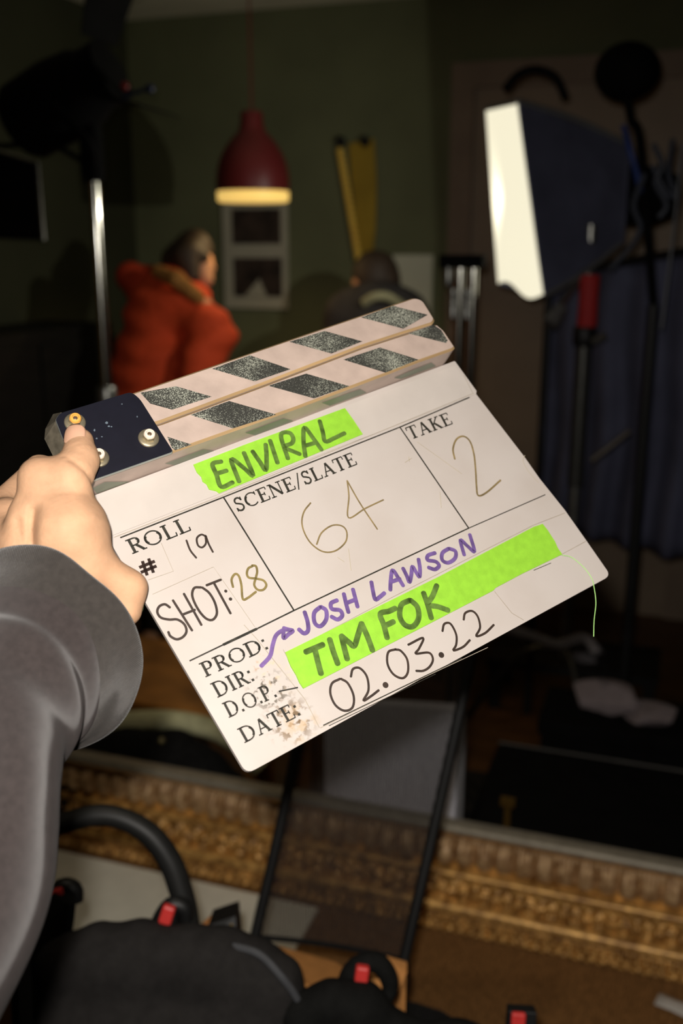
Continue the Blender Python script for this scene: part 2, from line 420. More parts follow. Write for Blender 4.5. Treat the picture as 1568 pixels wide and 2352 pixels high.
# ---- printed words: slab serif capitals as strokes (x 0..w, y 0 baseline..1)
TH, TN, SE = .17, .085, .075
def arc(cx, cy, rx, ry, a0, a1, n=10): return [(cx + rx * math.cos(math.radians(a0 + (a1 - a0) * i / n)), cy + ry * math.sin(math.radians(a0 + (a1 - a0) * i / n))) for i in range(n + 1)]
def ser(x, y, h=.17): return ([(x - h, y), (x + h, y)], SE)
GL = {
 'R': (.82, [([(.2, 0), (.2, 1)], TH), ser(.2, .03), ([(.02, .97), (.45, .97)], SE), ([(.2, .96), (.42, .96)] + arc(.42, .73, .22, .23, 90, -90) + [(.2, .5)], TN), (arc(.42, .73, .21, .2, 50, -50, 6), .15), ([(.42, .5), (.7, .04)], TH * .9), ([(.62, .03), (.86, .03)], SE)]),
 'O': (1.0, [(arc(.5, .5, .43, .46, 0, 360, 28), TN), (arc(.5, .5, .40, .4, 140, 220, 8), .14), (arc(.5, .5, .40, .4, -40, 40, 8), .14)]),
 'L': (.72, [([(.2, 0), (.2, 1)], TH), ser(.2, .97), ([(.02, .03), (.66, .03)], SE), ([(.64, .02), (.66, .26)], SE)]),
 'S': (.66, [([(.56, .74)] + arc(.33, .75, .2, .21, 20, 180, 8) + [(.16, .62), (.33, .53), (.5, .42)] + arc(.33, .26, .22, .23, 20, -180, 9), .12), ([(.56, .97), (.56, .7)], SE), ([(.1, .3), (.1, .03)], SE)]),
 'C': (.88, [(arc(.5, .5, .43, .46, 45, 315, 20), TN), (arc(.5, .5, .40, .42, 130, 230, 8), .15), ([(.82, .97), (.82, .7)], SE)]),
 'E': (.76, [([(.2, 0), (.2, 1)], TH), ([(.02, .97), (.66, .97)], SE), ([(.02, .03), (.68, .03)], SE), ([(.2, .52), (.5, .52)], SE), ([(.66, .98), (.66, .78)], SE), ([(.68, .02), (.7, .26)], SE), ([(.5, .64), (.5, .4)], SE)]),
 'N': (.98, [([(.18, 0), (.18, .97)], TN), ser(.18, .03), ([(.02, .97), (.24, .97)], SE), ([(.2, .96), (.8, .04)], TH), ([(.8, .04), (.8, .97)], TN), ser(.8, .97)]),
 '/': (.5, [([(.05, -.12), (.45, 1.05)], TN)]),
 'A': (.92, [([(.16, .02), (.45, .98)], TN), ([(.45, .98), (.76, .02)], TH), ser(.15, .03, .14), ser(.77, .03, .15), ([(.26, .34), (.66, .34)], SE)]),
 'T': (.8, [([(.4, 0), (.4, .97)], TH), ser(.4, .03), ([(.04, .97), (.76, .97)], SE), ([(.05, .98), (.04, .74)], SE), ([(.75, .98), (.76, .74)], SE)]),
 'K': (.88, [([(.2, 0), (.2, 1)], TH), ser(.2, .03), ser(.2, .97), ([(.24, .44), (.68, .95)], TN), ([(.36, .56), (.72, .05)], TH), ser(.7, .97, .14), ser(.75, .03, .13)]),
 'P': (.72, [([(.2, 0), (.2, 1)], TH), ser(.2, .03), ([(.02, .97), (.4, .97)], SE), ([(.2, .96), (.4, .96)] + arc(.4, .71, .22, .25, 90, -90) + [(.2, .46)], TN), (arc(.4, .71, .21, .22, 50, -50, 6), .15)]),
 'D': (.94, [([(.2, 0), (.2, 1)], TH), ([(.02, .97), (.4, .97)], SE), ([(.02, .03), (.4, .03)], SE), ([(.2, .96), (.42, .96)] + arc(.42, .5, .43, .46, 90, -90, 14) + [(.2, .04)], TN), (arc(.42, .5, .41, .42, 45, -45, 8), .15)]),
 'I': (.42, [([(.21, 0), (.21, 1)], TH), ser(.21, .03), ser(.21, .97)]),
 ':': (.34, [([(.17, .02), (.17, .18)], .17), ([(.17, .6), (.17, .76)], .17)]),
 '.': (.26, [([(.13, .0), (.13, .16)], .16)]),
 '#': (.8, [([(.24, 0), (.24, 1)], .17), ([(.56, 0), (.56, 1)], .17), ([(0, .34), (.8, .34)], .17), ([(0, .68), (.8, .68)], .17)]),
}
def word(name, text, p0, p1, ptop, w=0.0010, m=ink, bold=1.0):
    a, b, t = (bl(*q, w)[:2] for q in (p0, p1, ptop))
    adv = sum(GL[c][0] for c in text) + .05 * (len(text) - 1)
    X = (b - a) / adv; Yv = t - a; s = (np.linalg.norm(Yv) + np.linalg.norm(X)) / 2
    mb = MB(); x = 0
    for c in text:
        for pts, wd in GL[c][1]:
            pl = np.array([a + X * (x + q[0]) + Yv * q[1] for q in pts]); W = wd * s / 2 * bold
            if len(pl) == 2: pl = np.linspace(pl[0], pl[1], 3)
            tt = np.gradient(pl, axis=0); tt /= np.linalg.norm(tt, axis=1)[:, None] + 1e-12
            n = np.stack([-tt[:, 1], tt[:, 0]], 1); N = len(pl)
            vs = [(*q, w) for q in pl + n * W] + [(*q, w) for q in pl - n * W]
            mb.add(vs, [(i, i + 1, N + i + 1, N + i) for i in range(N - 1)])
        x += GL[c][0] + .05
    return mb.build(name, m, board, smooth=False)
word('printed_word', 'ROLL', (303, 1273), (441, 1217), (286, 1242))
word('printed_symbol', '#', (327, 1326), (363, 1311), (316, 1293), m=mat('bold_black_print', (38, 24, 18), .6, spec=.2, var=(100, .2)))
word('printed_word', 'SCENE/SLATE', (545, 1177), (822, 1066), (531, 1147))
word('printed_word', 'TAKE', (943, 1010), (1041, 973), (929, 983))
word('printed_word', 'PROD:', (471, 1556), (620, 1489), (455, 1525))
word('printed_word', 'DIR:', (499, 1603), (588, 1562), (481, 1571))
word('printed_word', 'D.O.P.', (525, 1649), (638, 1599), (508, 1616))
word('printed_word', 'DATE:', (561, 1707), (694, 1641), (543, 1675))

# ---- green tapes with brush lettering
tape_m = mat('neon_green_tape', (128, 180, 48), 0.6, spec=0.25, var=(180, 0.08), bump=(900, 0.15, 0.0005))
brush = mat('dark_green_marker', (74, 98, 42), 0.7, spec=0.1, var=(160, 0.45))
t1 = MB(); poly(t1, [(444, 1067), (560, 1022), (792, 937), (812, 965), (833, 997), (700, 1052), (503, 1133), (497, 1128), (480, 1124), (474, 1112), (465, 1106), (462, 1095), (452, 1085)], 0.0, 0.0012)
t1 = t1.build('green_tape', tape_m, board, smooth=False); tag(t1, 'short green tape strip')
t2 = MB(); poly(t2, [(655, 1498), (850, 1402), (1010, 1323), (1225, 1210), (1246, 1203), (1258, 1218), (1266, 1231), (1274, 1243), (1281, 1259), (1291, 1273), (1200, 1317), (1138, 1350), (1133, 1356), (1000, 1425), (697, 1581), (688, 1568), (680, 1550), (668, 1530)], 0.0, 0.0012)
t2 = t2.build('green_tape', tape_m, board, smooth=False); tag(t2, 'long green tape strip')
def strokes(name, lst, wd, m, w, parent=None, off=(0, 0), sc=1.0, dots=(), label=None):
    mb = MB()
    for i, pts in enumerate(lst):
        pts = [(off[0] + sc * x, off[1] + sc * y) for x, y in pts]
        ribbon(mb, pts, wd, w + 0.000012 * i, smooth=6)
    for (x, y, r) in dots:
        c = bl(off[0] + sc * x, off[1] + sc * y, w)[:2]; r = r * sc * .00029
        mb.add([(c[0] + r * math.cos(a * .5236), c[1] + r * math.sin(a * .5236), w) for a in range(12)], [tuple(range(12))])
    o = mb.build(name, m, parent or board, smooth=False)
    if label: tag(o, label)
    return o
strokes('lettering', [
    [(508, 1060), (488, 1066), (497, 1090), (508, 1118), (534, 1108)], [(497, 1088), (520, 1081)],
    [(549, 1106), (531, 1055), (560, 1075), (581, 1092), (560, 1040)], [(580, 1037), (596, 1060), (610, 1080), (612, 1052), (610, 1021)], [(620, 1012), (637, 1063)],
    [(661, 1053), (645, 1000), (664, 994), (673, 1006), (670, 1018), (653, 1027), (688, 1043)], [(701, 1048), (697, 1015), (699, 982), (720, 1008), (738, 1033)], [(700, 1024), (727, 1016)],
    [(734, 967), (741, 992), (747, 1014), (768, 1006), (791, 995)]], 11, brush, 0.00125, t1)
Z6 = dict(off=(600, 1180), sc=.523)
strokes('lettering', [
    [(195, 607), (235, 590), (270, 575)], [(234, 592), (248, 650), (262, 702)], [(300, 552), (316, 605), (335, 658)], [(377, 638), (363, 585), (352, 537)], [(352, 537), (385, 565), (408, 580), (425, 530), (440, 482)], [(440, 482), (466, 540), (488, 600)],
    [(552, 545), (538, 490), (522, 440), (560, 428), (588, 415)], [(537, 493), (560, 484), (580, 474)], [(652, 380), (615, 400), (608, 450), (630, 488), (665, 495), (690, 460), (685, 410), (655, 380)],
    [(712, 348), (730, 400), (746, 458)], [(770, 315), (752, 360), (732, 398), (775, 408), (820, 424)]], 13, brush, 0.00125, t2, **Z6)
# ---- purple marker
purple = mat('purple_marker', (92, 72, 120), 0.7, spec=0.1, var=(140, 0.3))
strokes('marker_name', [
    [(190, 432), (203, 475), (205, 512), (187, 525), (165, 508)], [(258, 410), (232, 435), (234, 478), (258, 494), (284, 465), (284, 425), (262, 409)], [(332, 380), (306, 393), (310, 418), (345, 424), (355, 447), (335, 464), (308, 452)],
    [(362, 352), (372, 395), (382, 432)], [(402, 332), (412, 370), (422, 408)], [(370, 393), (415, 376)], [(483, 300), (490, 340), (500, 376), (520, 365), (540, 348)],
    [(566, 334), (568, 290), (576, 248), (600, 280), (622, 315)], [(572, 298), (608, 286)], [(622, 240), (638, 272), (650, 300), (658, 268), (663, 232), (680, 258), (694, 276), (696, 240), (690, 200)],
    [(762, 172), (732, 183), (730, 203), (765, 210), (780, 228), (762, 244), (734, 236)], [(822, 153), (795, 172), (794, 203), (820, 215), (850, 195), (852, 165), (826, 153)],
    [(890, 180), (874, 116), (905, 142), (935, 165), (915, 92)]], 9.5, purple, 0.0010, **Z6)
strokes('marker_arrow', [[(0, 668), (38, 625), (50, 575), (66, 532), (100, 510), (136, 512)], [(98, 502), (118, 508), (138, 514), (118, 530), (98, 546), (97, 520)]], 9, mat('purple_arrow_marker', (104, 82, 130), .7, spec=.1, var=(140, .3)), 0.0010, **Z6)
# ---- thin pen writing
pen_b = mat('brown_faded_pen', (112, 96, 62), 0.6, var=(120, 0.35))
pen_k = mat('black_pen', (44, 32, 24), 0.6, var=(120, 0.3))
pen_o = mat('olive_pen', (108, 94, 52), 0.6, var=(120, 0.3))
Z4 = dict(off=(200, 1120), sc=.3189)
strokes('handwritten_number', [[(713, 1155), (698, 1175), (693, 1200), (700, 1226), (716, 1250), (742, 1267), (770, 1265), (793, 1245), (796, 1222), (785, 1208), (762, 1207), (738, 1224), (727, 1250)],
    [(797, 1104), (801, 1140), (800, 1189), (838, 1168), (880, 1148)], [(797, 1104), (826, 1155), (866, 1215)]], 3.6, pen_b, 0.0010)
strokes('handwritten_number', [[(1044, 1054), (1040, 1031), (1048, 1009), (1064, 1002), (1079, 1014), (1088, 1043), (1092, 1081), (1094, 1117), (1098, 1138), (1117, 1131), (1149, 1103)]], 4.6, pen_b, 0.0010)
strokes('handwritten_number', [[(715, 380), (742, 450), (785, 505)], [(857, 352), (822, 338), (790, 365), (798, 415), (828, 430), (855, 400), (852, 345), (875, 405), (905, 463)]], 4.4, pen_k, 0.0010, **Z4)
strokes('handwritten_word', [[(595, 862), (560, 840), (520, 855), (505, 895), (530, 935), (590, 950), (650, 950), (700, 985), (715, 1035), (690, 1075), (645, 1092), (600, 1070), (585, 1040)],
    [(618, 812), (755, 1028)], [(697, 765), (822, 988)], [(685, 915), (775, 880)], [(820, 718), (772, 722), (756, 770), (775, 832), (815, 900), (862, 946), (906, 950), (934, 905), (920, 830), (880, 760), (830, 720)],
    [(860, 703), (962, 663)], [(912, 685), (1032, 905)]], 5.4, pen_k, 0.0010, dots=[(998, 745, 11), (1032, 802, 12)], **Z4)
strokes('handwritten_number', [[(1050, 715), (1040, 660), (1065, 622), (1092, 637), (1110, 700), (1120, 800), (1155, 795), (1215, 750)],
    [(1190, 565), (1160, 582), (1150, 620), (1165, 648), (1215, 655), (1268, 668), (1290, 702), (1268, 735), (1228, 735), (1203, 700), (1214, 650), (1224, 605), (1215, 566), (1188, 560)]], 5.2, pen_o, 0.0010, **Z4)
strokes('handwritten_date', [[(345, 725), (310, 745), (303, 790), (325, 840), (365, 865), (400, 850), (405, 800), (380, 745), (350, 725)], [(393, 715), (402, 682), (432, 678), (463, 715), (470, 775), (448, 820), (480, 802), (515, 775)],
    [(590, 595), (557, 608), (554, 660), (580, 705), (620, 722), (643, 695), (640, 640), (612, 602), (588, 596)], [(645, 575), (710, 545), (692, 592), (678, 614), (735, 610), (753, 638), (740, 670), (712, 689), (680, 690)],
    [(795, 515), (803, 484), (830, 483), (855, 530), (855, 575), (843, 600), (885, 585), (915, 555)], [(888, 465), (895, 436), (925, 427), (950, 452), (960, 500), (943, 537), (982, 524), (1020, 488)]], 5.2, pen_k, 0.0010, dots=[(545, 752, 13), (790, 620, 13)], **Z6)
scr_m = mat('grey_scratch', (160, 150, 130), .6, var=(60, .1))
for pts in [[(930, 1062), (945, 1052)], [(938, 1049), (940, 1060)], [(958, 1015), (1000, 1045), (1060, 1088)], [(1205, 1046), (1201, 1060), (1215, 1085), (1236, 1108)], [(775, 1280), (790, 1290)], [(800, 1260), (806, 1310)], [(1010, 1130), (1013, 1166)]]:
    ribbon(mb := MB(), pts, 1.3, 0.0010, smooth=3); mb.build('scratch', scr_m, board, smooth=False)

# ---- sticks
TW = 0.020
stick_m = mat('worn_white_paint', (166, 148, 137), 0.5, var=(55, 0.12), bump=(300, 0.15, 0.0005))
stripe_m = mat('scratched_black_paint', (48, 50, 46), 0.55, var=(420, 0.3), bump=(600, 0.3, 0.0005))
def scratched(m):
    nt = m.node_tree; b = nt.nodes['Principled BSDF']
    tc = nt.nodes.new('ShaderNodeTexCoord'); v = nt.nodes.new('ShaderNodeTexNoise'); v.inputs['Scale'].default_value = 1300; v.inputs['Detail'].default_value = 3
    nt.links.new(tc.outputs['Object'], v.inputs['Vector'])
    v2 = nt.nodes.new('ShaderNodeTexNoise'); v2.inputs['Scale'].default_value = 35; nt.links.new(tc.outputs['Object'], v2.inputs['Vector'])
    ad = nt.nodes.new('ShaderNodeMath'); ad.operation = 'ADD'; nt.links.new(v.outputs['Fac'], ad.inputs[0])
    mu = nt.nodes.new('ShaderNodeMath'); mu.operation = 'MULTIPLY'; nt.links.new(v2.outputs['Fac'], mu.inputs[0]); mu.inputs[1].default_value = 0.55
    nt.links.new(mu.outputs[0], ad.inputs[1])
    r = nt.nodes.new('ShaderNodeValToRGB'); r.color_ramp.elements[0].position = 0.78; r.color_ramp.elements[1].position = 1.0
    r.color_ramp.elements[0].color = (*lin((46, 46, 42)), 1); r.color_ramp.elements[1].color = (*lin((150, 152, 138)), 1)
    nt.links.new(ad.outputs[0], r.inputs[0]); nt.links.new(r.outputs[0], b.inputs['Base Color'])
scratched(stripe_m)
wood_edge = mat('bare_wood_edge', (150, 124, 88), 0.6, var=(60, 0.2), stretch=(.2, 4, 4))
grey_stripe = mat('faded_grey_green_stripe', (112, 116, 100), 0.5, var=(60, 0.15))
def stick(name, outline, stripes, w0, bevel, radii):
    o2 = rounded(outline, radii, 4)
    mb = MB()
    t = [bl(x, y, TW) for x, y in o2]; c = sum(t) / len(t)
    n = len(t)
    ins = [q + np.array([*(-(q - c)[:2] / np.linalg.norm((q - c)[:2])), 0]) * 0 for q in t]
    # body ring at w0, ring just below the front arris (bare wood shows there), front face
    r0 = [np.array([q[0], q[1], w0]) for q in t]; r1 = [np.array([q[0], q[1], TW - bevel]) for q in t]
    p2 = np.array([q[:2] for q in t]); nx = np.roll(p2, -1, 0); pv = np.roll(p2, 1, 0); tn = nx - pv; tn /= np.linalg.norm(tn, axis=1)[:, None]
    nn = np.stack([-tn[:, 1], tn[:, 0]], 1)
    if ((p2 - c[:2]) * nn).sum() > 0: nn = -nn
    r2 = [np.array([*(p2[i] + nn[i] * bevel), TW]) for i in range(n)]
    base = len(mb.v); mb.add(r0 + r1 + r2, [tuple(range(n))[::-1], tuple(range(2 * n, 3 * n))], 0)
    mb.add(r0 + r1, [(i, (i + 1) % n, n + (i + 1) % n, n + i) for i in range(n)], 0)
    mb.add(r1 + r2, [(i, (i + 1) % n, n + (i + 1) % n, n + i) for i in range(n)], 2)
    mb.m[1 + n] = 4; mb.m[1 + 2 * n] = 4
    for s in stripes:
        mb.add([bl(x, y, TW + 0.0002) for x, y in s], [tuple(range(len(s)))], 1)
    return mb
clap_out = [(128, 960), (310, 899), (680, 773), (952, 681), (972, 688), (1000, 733), (994, 743), (830, 796), (600, 884), (371, 969), (165, 1030)]
mb = stick('clap_stick', clap_out, [
    [(322, 902), (404, 887), (486, 911), (395, 941), (345, 927)], [(487, 847), (574, 816), (667, 848), (585, 876)], [(664, 785), (745, 760), (832, 784), (761, 812)], [(829, 729), (902, 702), (982, 723), (926, 755)]],
    -0.020, 0.0016, [0, 4, 0, 12, 10, 6, 4, 0, 0, 0, 0])
end_m = mat('grey_stick_end', (120, 114, 100), 0.5, metal=0.3, var=(120, 0.3))
mb.build('clap_stick', [stick_m, stripe_m, wood_edge, grey_stripe, end_m], board, smooth=False)
fix_out = [(165, 1032), (371, 971), (600, 886), (830, 798), (994, 745), (1003, 743), (1020, 757), (1047, 797), (1040, 803), (963, 830), (891, 858), (680, 938), (440, 1023), (206, 1107)]
mb = stick('fixed_stick', fix_out, [
    [(384, 1003), (440, 1021), (402, 1034), (394, 1028)], [(437, 953), (526, 921), (634, 952), (535, 984)], [(616, 886), (703, 858), (802, 887), (721, 915)], [(788, 826), (872, 798), (961, 826), (885, 856)], [(938, 766), (996, 746), (1013, 758), (1028, 782), (1024, 788)]],
    -0.020, 0.0016, [0, 0, 0, 0, 0, 4, 6, 10, 4, 0, 0, 0, 0, 0])
# the stripes carry on over the lower side of the fixed stick
LE = np.array([bl(*q, TW) for q in [(206, 1107), (440, 1023), (680, 938), (891, 858), (963, 830), (1040, 803)]])
def low(px, py):    # nearest point on the lower side for something seen at this pixel
    best = None
    for k in range(60):
        w = TW * k / 59; l = bl(px, py, w); e = np.interp(l[0], LE[:, 0], LE[:, 1])
        dd = abs(l[1] - e)
        if best is None or dd < best[0]: best = (dd, np.array([l[0], e + 0.0004, w]))
    return best[1]
for s in [[(904, 867), (990, 832), (1000, 840), (920, 869)], [(738, 924), (826, 893), (841, 901), (757, 931)], [(562, 993), (650, 960), (673, 966), (585, 999)], [(378, 1064), (466, 1031), (491, 1036), (401, 1067)], [(212, 1120), (240, 1106), (298, 1106), (222, 1133)]]:
    mb.add([low(*q) for q in s], [(0, 1, 2, 3)], 3)
mb.build('fixed_stick', [stick_m, stripe_m, wood_edge, grey_stripe, end_m], board, smooth=False)

# ---- faceted steel cap wrapped round the hinge end of both sticks
rows = [[(140, 947, TW), (129, 966, TW), (146, 1010, TW), (168, 1050, TW), (205, 1106, TW)], [(122, 951, .008), (104, 985, .008), (102, 1008, .008), (124, 1052, .008), (160, 1085, .008)], [(128, 956, -.02), (112, 988, -.02), (112, 1010, -.02), (132, 1054, -.02), (165, 1090, -.02)]]
mb = MB(); mb.grid([[bl(*q) for q in r] for r in rows])
mb.build('end_cap', mat('brushed_end_steel', (128, 120, 104), 0.38, metal=0.65, var=(160, 0.3), bump=(500, .2, .0004)), board, smooth=False).modifiers.new('solid', 'SOLIDIFY').thickness = 0.0008

# ---- hinge plate and its three nuts
plate_m = mat('navy_painted_plate', (15, 15, 25), 0.55, spec=0.2, var=(120, 0.1))
plate_e = mat('bare_plate_edge', (170, 176, 170), 0.35, metal=0.7, var=(80, 0.1))
out = rounded([(127, 964), (136, 949), (302, 899), (322, 916), (399, 1038), (204, 1107), (145, 1010)], [4, 8, 14, 10, 7, 5, 3])
mb = MB(); t = [bl(x, y, TW + .0022) for x, y in out]; n = len(t)
r0 = [np.array([q[0], q[1], TW + .0003]) for q in t]; r1 = [np.array([q[0], q[1], TW + .0018]) for q in t]
cc = sum(t) / n; r2 = [cc + (q - cc) * np.array([.992, .988, 1]) for q in t]
mb.add(r0 + r1, [(i, (i + 1) % n, n + (i + 1) % n, n + i) for i in range(n)] + [tuple(range(n))[::-1]], 1)
mb.add(r1 + r2, [(i, (i + 1) % n, n + (i + 1) % n, n + i) for i in range(n)], 1)
mb.add(r2, [tuple(range(n))], 0)
# chips in the paint
for (x, y, sx, sy) in [(245, 971, 5, 3), (250, 979, 4, 2), (217, 988, 3, 3), (222, 1007, 3, 2), (234, 1003, 3, 1.4), (315, 957, 2, 2), (280, 928, 3, 1.2), (256, 980, 3, 1.5)]:
    mb.add([bl(x + sx * math.cos(a) * (.6 + .4 * ((a * 7) % 1)), y + sy * math.sin(a), TW + .0024) for a in np.linspace(0, 5.6, 7)], [tuple(range(7))], 2)
plate = mb.build('hinge_plate', [plate_m, plate_e, mat('chipped_paint_steel', (96, 108, 118), .5, metal=.3, var=(60, .1))], board, smooth=False)
tag(plate, 'navy steel hinge plate')
def nut(px, py, brass):
    w0 = TW + .0022; c = bl(px, py, w0); mb = MB(); s = 0.00027
    mb.lathe(c, [(24 * s, 0), (24.5 * s, .0006), (23 * s, .0012), (19 * s, .0016), (15 * s, .0017)], 28)
    hx = [(c + np.array([15.5 * s * math.cos(a), 15.5 * s * math.sin(a), .0017])) for a in np.linspace(0, 2 * math.pi, 7)[:-1] + .2]
    hx2 = [q + np.array([0, 0, .0036]) for q in hx]; mb.hexa(hx, hx2)
    o = mb.build('flange_nut', mat('nut_steel', (190, 178, 150), .32, metal=.85, var=(200, .25)), plate, smooth=True, angle=30)
    mb = MB(); z = .0052
    mb.lathe(c, [(13.5 * s, z), (13 * s, z + .0012), (11 * s, z + .0018), (8 * s, z + .0019), (7 * s, z + .0008)], 24, mi=0)
    mb.lathe(c, [(7 * s, z), (7 * s, z + .0006), (3 * s, z + .0011)], 16, mi=1)
    mb.build('lock_ring', [mat('orange_nylon', (212, 150, 70), .45, var=(100, .1)) if brass else mat('pale_nylon', (214, 196, 178), .45, var=(100, .1)), mat('bolt_end', (140, 120, 98), .35, metal=.8, var=(100, .1))], plate)
nut(172, 971, True); nut(341, 1007, False); nut(226, 1052, False)

# ---- loose green thread hanging from the corner of the tape
thr = mat('pale_green_thread', (150, 196, 116), .7, var=(60, .1))
pts = [bl(*q, .0022) for q in [(1290, 1275), (1312, 1280), (1340, 1303), (1358, 1328)]] + [bl(*q, .004) for q in [(1364, 1350), (1368, 1385), (1364, 1425), (1363, 1462)]]
MB().tube(pts, .00030, 6, smooth=6).build('loose_thread', thr, board)
pts = [bl(*q, .001) for q in [(330, 1388), (327, 1402), (320, 1413), (312, 1418)]]
MB().tube(pts, .00025, 6, smooth=5).build('loose_thread', thr, board)

# ------------------------------------------------------------------ the hand and sleeve of the person holding the board
skin = mat('skin', (176, 138, 108), 0.68, spec=0.22, var=(90, 0.09), bump=(420, 0.3, 0.0008), sss=0.12)
PX = 0.000268            # metres per pixel around the hand
holder = Thing('person', bw(150, 1200, 0.0) * 0 + P(60, 1700, .52), 'person in a grey ribbed sweatshirt sleeve, left hand gripping the clapperboard by its hinge', 'person')
def hc(x1, y1, w1, r1, x2, y2, w2, r2, k=None): return cone(bw(x1, y1, w1), bw(x2, y2, w2), r1 * PX, r2 * PX, k)
hand = [
    hc(182, 1016, .0318, 33, 184, 1058, .0345, 38, .006), hc(184, 1058, .0345, 38, 160, 1096, .036, 42, .006),      # thumb tip and phalanx
    hc(160, 1096, .036, 42, 90, 1098, .030, 40, .008),                                                         # knuckle of the thumb
    hc(92, 1098, .030, 38, 105, 1160, .026, 54), hc(155, 1152, .027, 54, 160, 1218, .026, 80),                 # thumb muscle
    hc(160, 1218, .026, 80, 202, 1290, .020, 50, .006), hc(202, 1290, .020, 50, 298, 1350, .012, 32, .006),               # heel of the hand
    hc(298, 1350, .012, 32, 285, 1400, .006, 40),
    hc(96, 1100, .028, 30, 58, 1180, .022, 30, .007), hc(58, 1180, .022, 30, 48, 1260, .018, 34, .007),         # tendon along the back edge
    hc(20, 1195, -.006, 52, 20, 1290, -.004, 60, .006),                                                        # back of the hand
]
wr = P(135, 1390, .602)
hand += [cone(bw(155, 1235, .016), wr, 74 * PX, 84 * PX, .014), cone(bw(40, 1260, .004), wr, 56 * PX, 78 * PX, .014),
         cone(wr, P(30, 1580, .575), 80 * PX, 84 * PX, .014), cone(P(30, 1580, .575), P(-60, 1820, .54), 84 * PX, 88 * PX, .014)]
# four fingers folded behind the board, unequal and bent
for (kx, ky, kw, mx, my, mw, tx, ty, tw, r) in [(0, 1165, -.020, 90, 1075, -.030, 190, 1080, -.0215, 30), (30, 1200, -.026, 130, 1125, -.036, 240, 1130, -.0130, 31),
                                                 (60, 1250, -.026, 170, 1195, -.034, 275, 1210, -.0125, 29), (95, 1300, -.020, 200, 1265, -.028, 290, 1285, -.0110, 25)]:
    hand += [hc(20, 1260, -.004, 50, kx, ky, kw, r * 1.2), hc(kx, ky, kw, r * 1.2, mx, my, mw, r, .005), hc(mx, my, mw, r, tx, ty, tw, r * .85, .004)]
wn = np.array(en)
def creases(X):
    # thumb joint wrinkles, nail bed fold
    d = np.zeros(X.shape[:-1])
    L = X - BO; u = L @ eu; v = L @ ev
    for (x0, y0, x1, y1, dep, wd) in [(160, 1042, 205, 1032, .0006, .0009), (155, 1052, 200, 1046, .0005, .0009), (150, 1060, 190, 1058, .0004, .0008),
                                      (140, 1066, 178, 1074, .0007, .001), (158, 1078, 214, 1114, .0016, .0016), (100, 1122, 165, 1112, .0004, .0009), (105, 1136, 180, 1128, .0004, .0009), (128, 1148, 200, 1146, .0003, .0009), (78, 1170, 72, 1250, .003, .003), (40, 1185, 50, 1250, .0018, .002)]:
        a = bl(x0, y0, .035)[:2]; b = bl(x1, y1, .035)[:2]; ba = b - a
        q = np.stack([u - a[0], v - a[1]], -1); t = np.clip(q @ ba / (ba @ ba), 0, 1)
        e = np.linalg.norm(q - t[..., None] * ba, axis=-1)
        d += dep * np.exp(-(e / wd) ** 2) * ((L @ wn) > .004)
    return d
hb = blob(hand, 0.00145, k=0.009, disp=creases)
ho = holder.part('hand', hb, skin)
m_ = ho.modifiers.new('smooth', 'SMOOTH'); m_.factor = 0.5; m_.iterations = 3
# thumb nail: a curved plate lying on the back of the thumb tip
mb = MB(); G = []
c0 = bw(179, 1012, .0318); ax_l = bw(178, 985, .0318) - bw(172, 1040, .0318); ln = np.linalg.norm(ax_l); ax_l /= ln
side = np.cross(ax_l, en); side /= np.linalg.norm(side); top = np.cross(side, ax_l); top *= np.sign(top @ en)
for i in range(13):
    t = i / 12 * 2 - 1; row = []
    wd = (1 - abs(t) ** 4 * .55) * (1 if abs(t) < 1 else .8)
    for j in range(13):
        s = (j / 12 * 2 - 1) * .8 * wd - .42
        rr = 33.6 * PX - max(0, t) ** 2 * 3.5 * PX
        row.append(c0 + side * 2 * PX + ax_l * (t * 24 * PX) + rr * (math.sin(s) * side + math.cos(s) * top))
    G.append(row)
mb.grid(G)
nail = holder.part('thumbnail', mb, mat('nail', (182, 142, 118), .4, spec=.5, var=(80, .05)), parent=ho, label='pink thumbnail')
sm = nail.modifiers.new('solid', 'SOLIDIFY'); sm.thickness = 0.0006

# sleeve: rings of cloth, wide and bunched at the cuff, running down towards the viewer
def cloth(name, rgb, rib=0):
    m = mat(name, rgb, 0.95, spec=0.08, sheen=0.25, var=(230, 0.16))
    nt = m.node_tree; b = nt.nodes['Principled BSDF']; uv = nt.nodes.new('ShaderNodeUVMap'); mp = nt.nodes.new('ShaderNodeMapping')
    nt.links.new(uv.outputs[0], mp.inputs[0])
    w = nt.nodes.new('ShaderNodeTexWave'); w.bands_direction = 'X'; w.inputs['Scale'].default_value = rib or 120; w.inputs['Distortion'].default_value = 0.6 if rib else 2.5; w.inputs['Detail'].default_value = 2
    nt.links.new(mp.outputs[0], w.inputs['Vector'])
    n = nt.nodes.new('ShaderNodeTexNoise'); n.inputs['Scale'].default_value = 700; tc = nt.nodes.new('ShaderNodeTexCoord'); nt.links.new(tc.outputs['Object'], n.inputs['Vector'])
    ad = nt.nodes.new('ShaderNodeMath'); ad.operation = 'ADD'; nt.links.new(w.outputs['Fac'], ad.inputs[0]); nt.links.new(n.outputs['Fac'], ad.inputs[1])
    bp = nt.nodes.new('ShaderNodeBump'); bp.inputs['Strength'].default_value = 0.55 if rib else 0.4; bp.inputs['Distance'].default_value = 0.0009
    nt.links.new(ad.outputs[0], bp.inputs['Height']); nt.links.new(bp.outputs[0], b.inputs['Normal'])
    return m
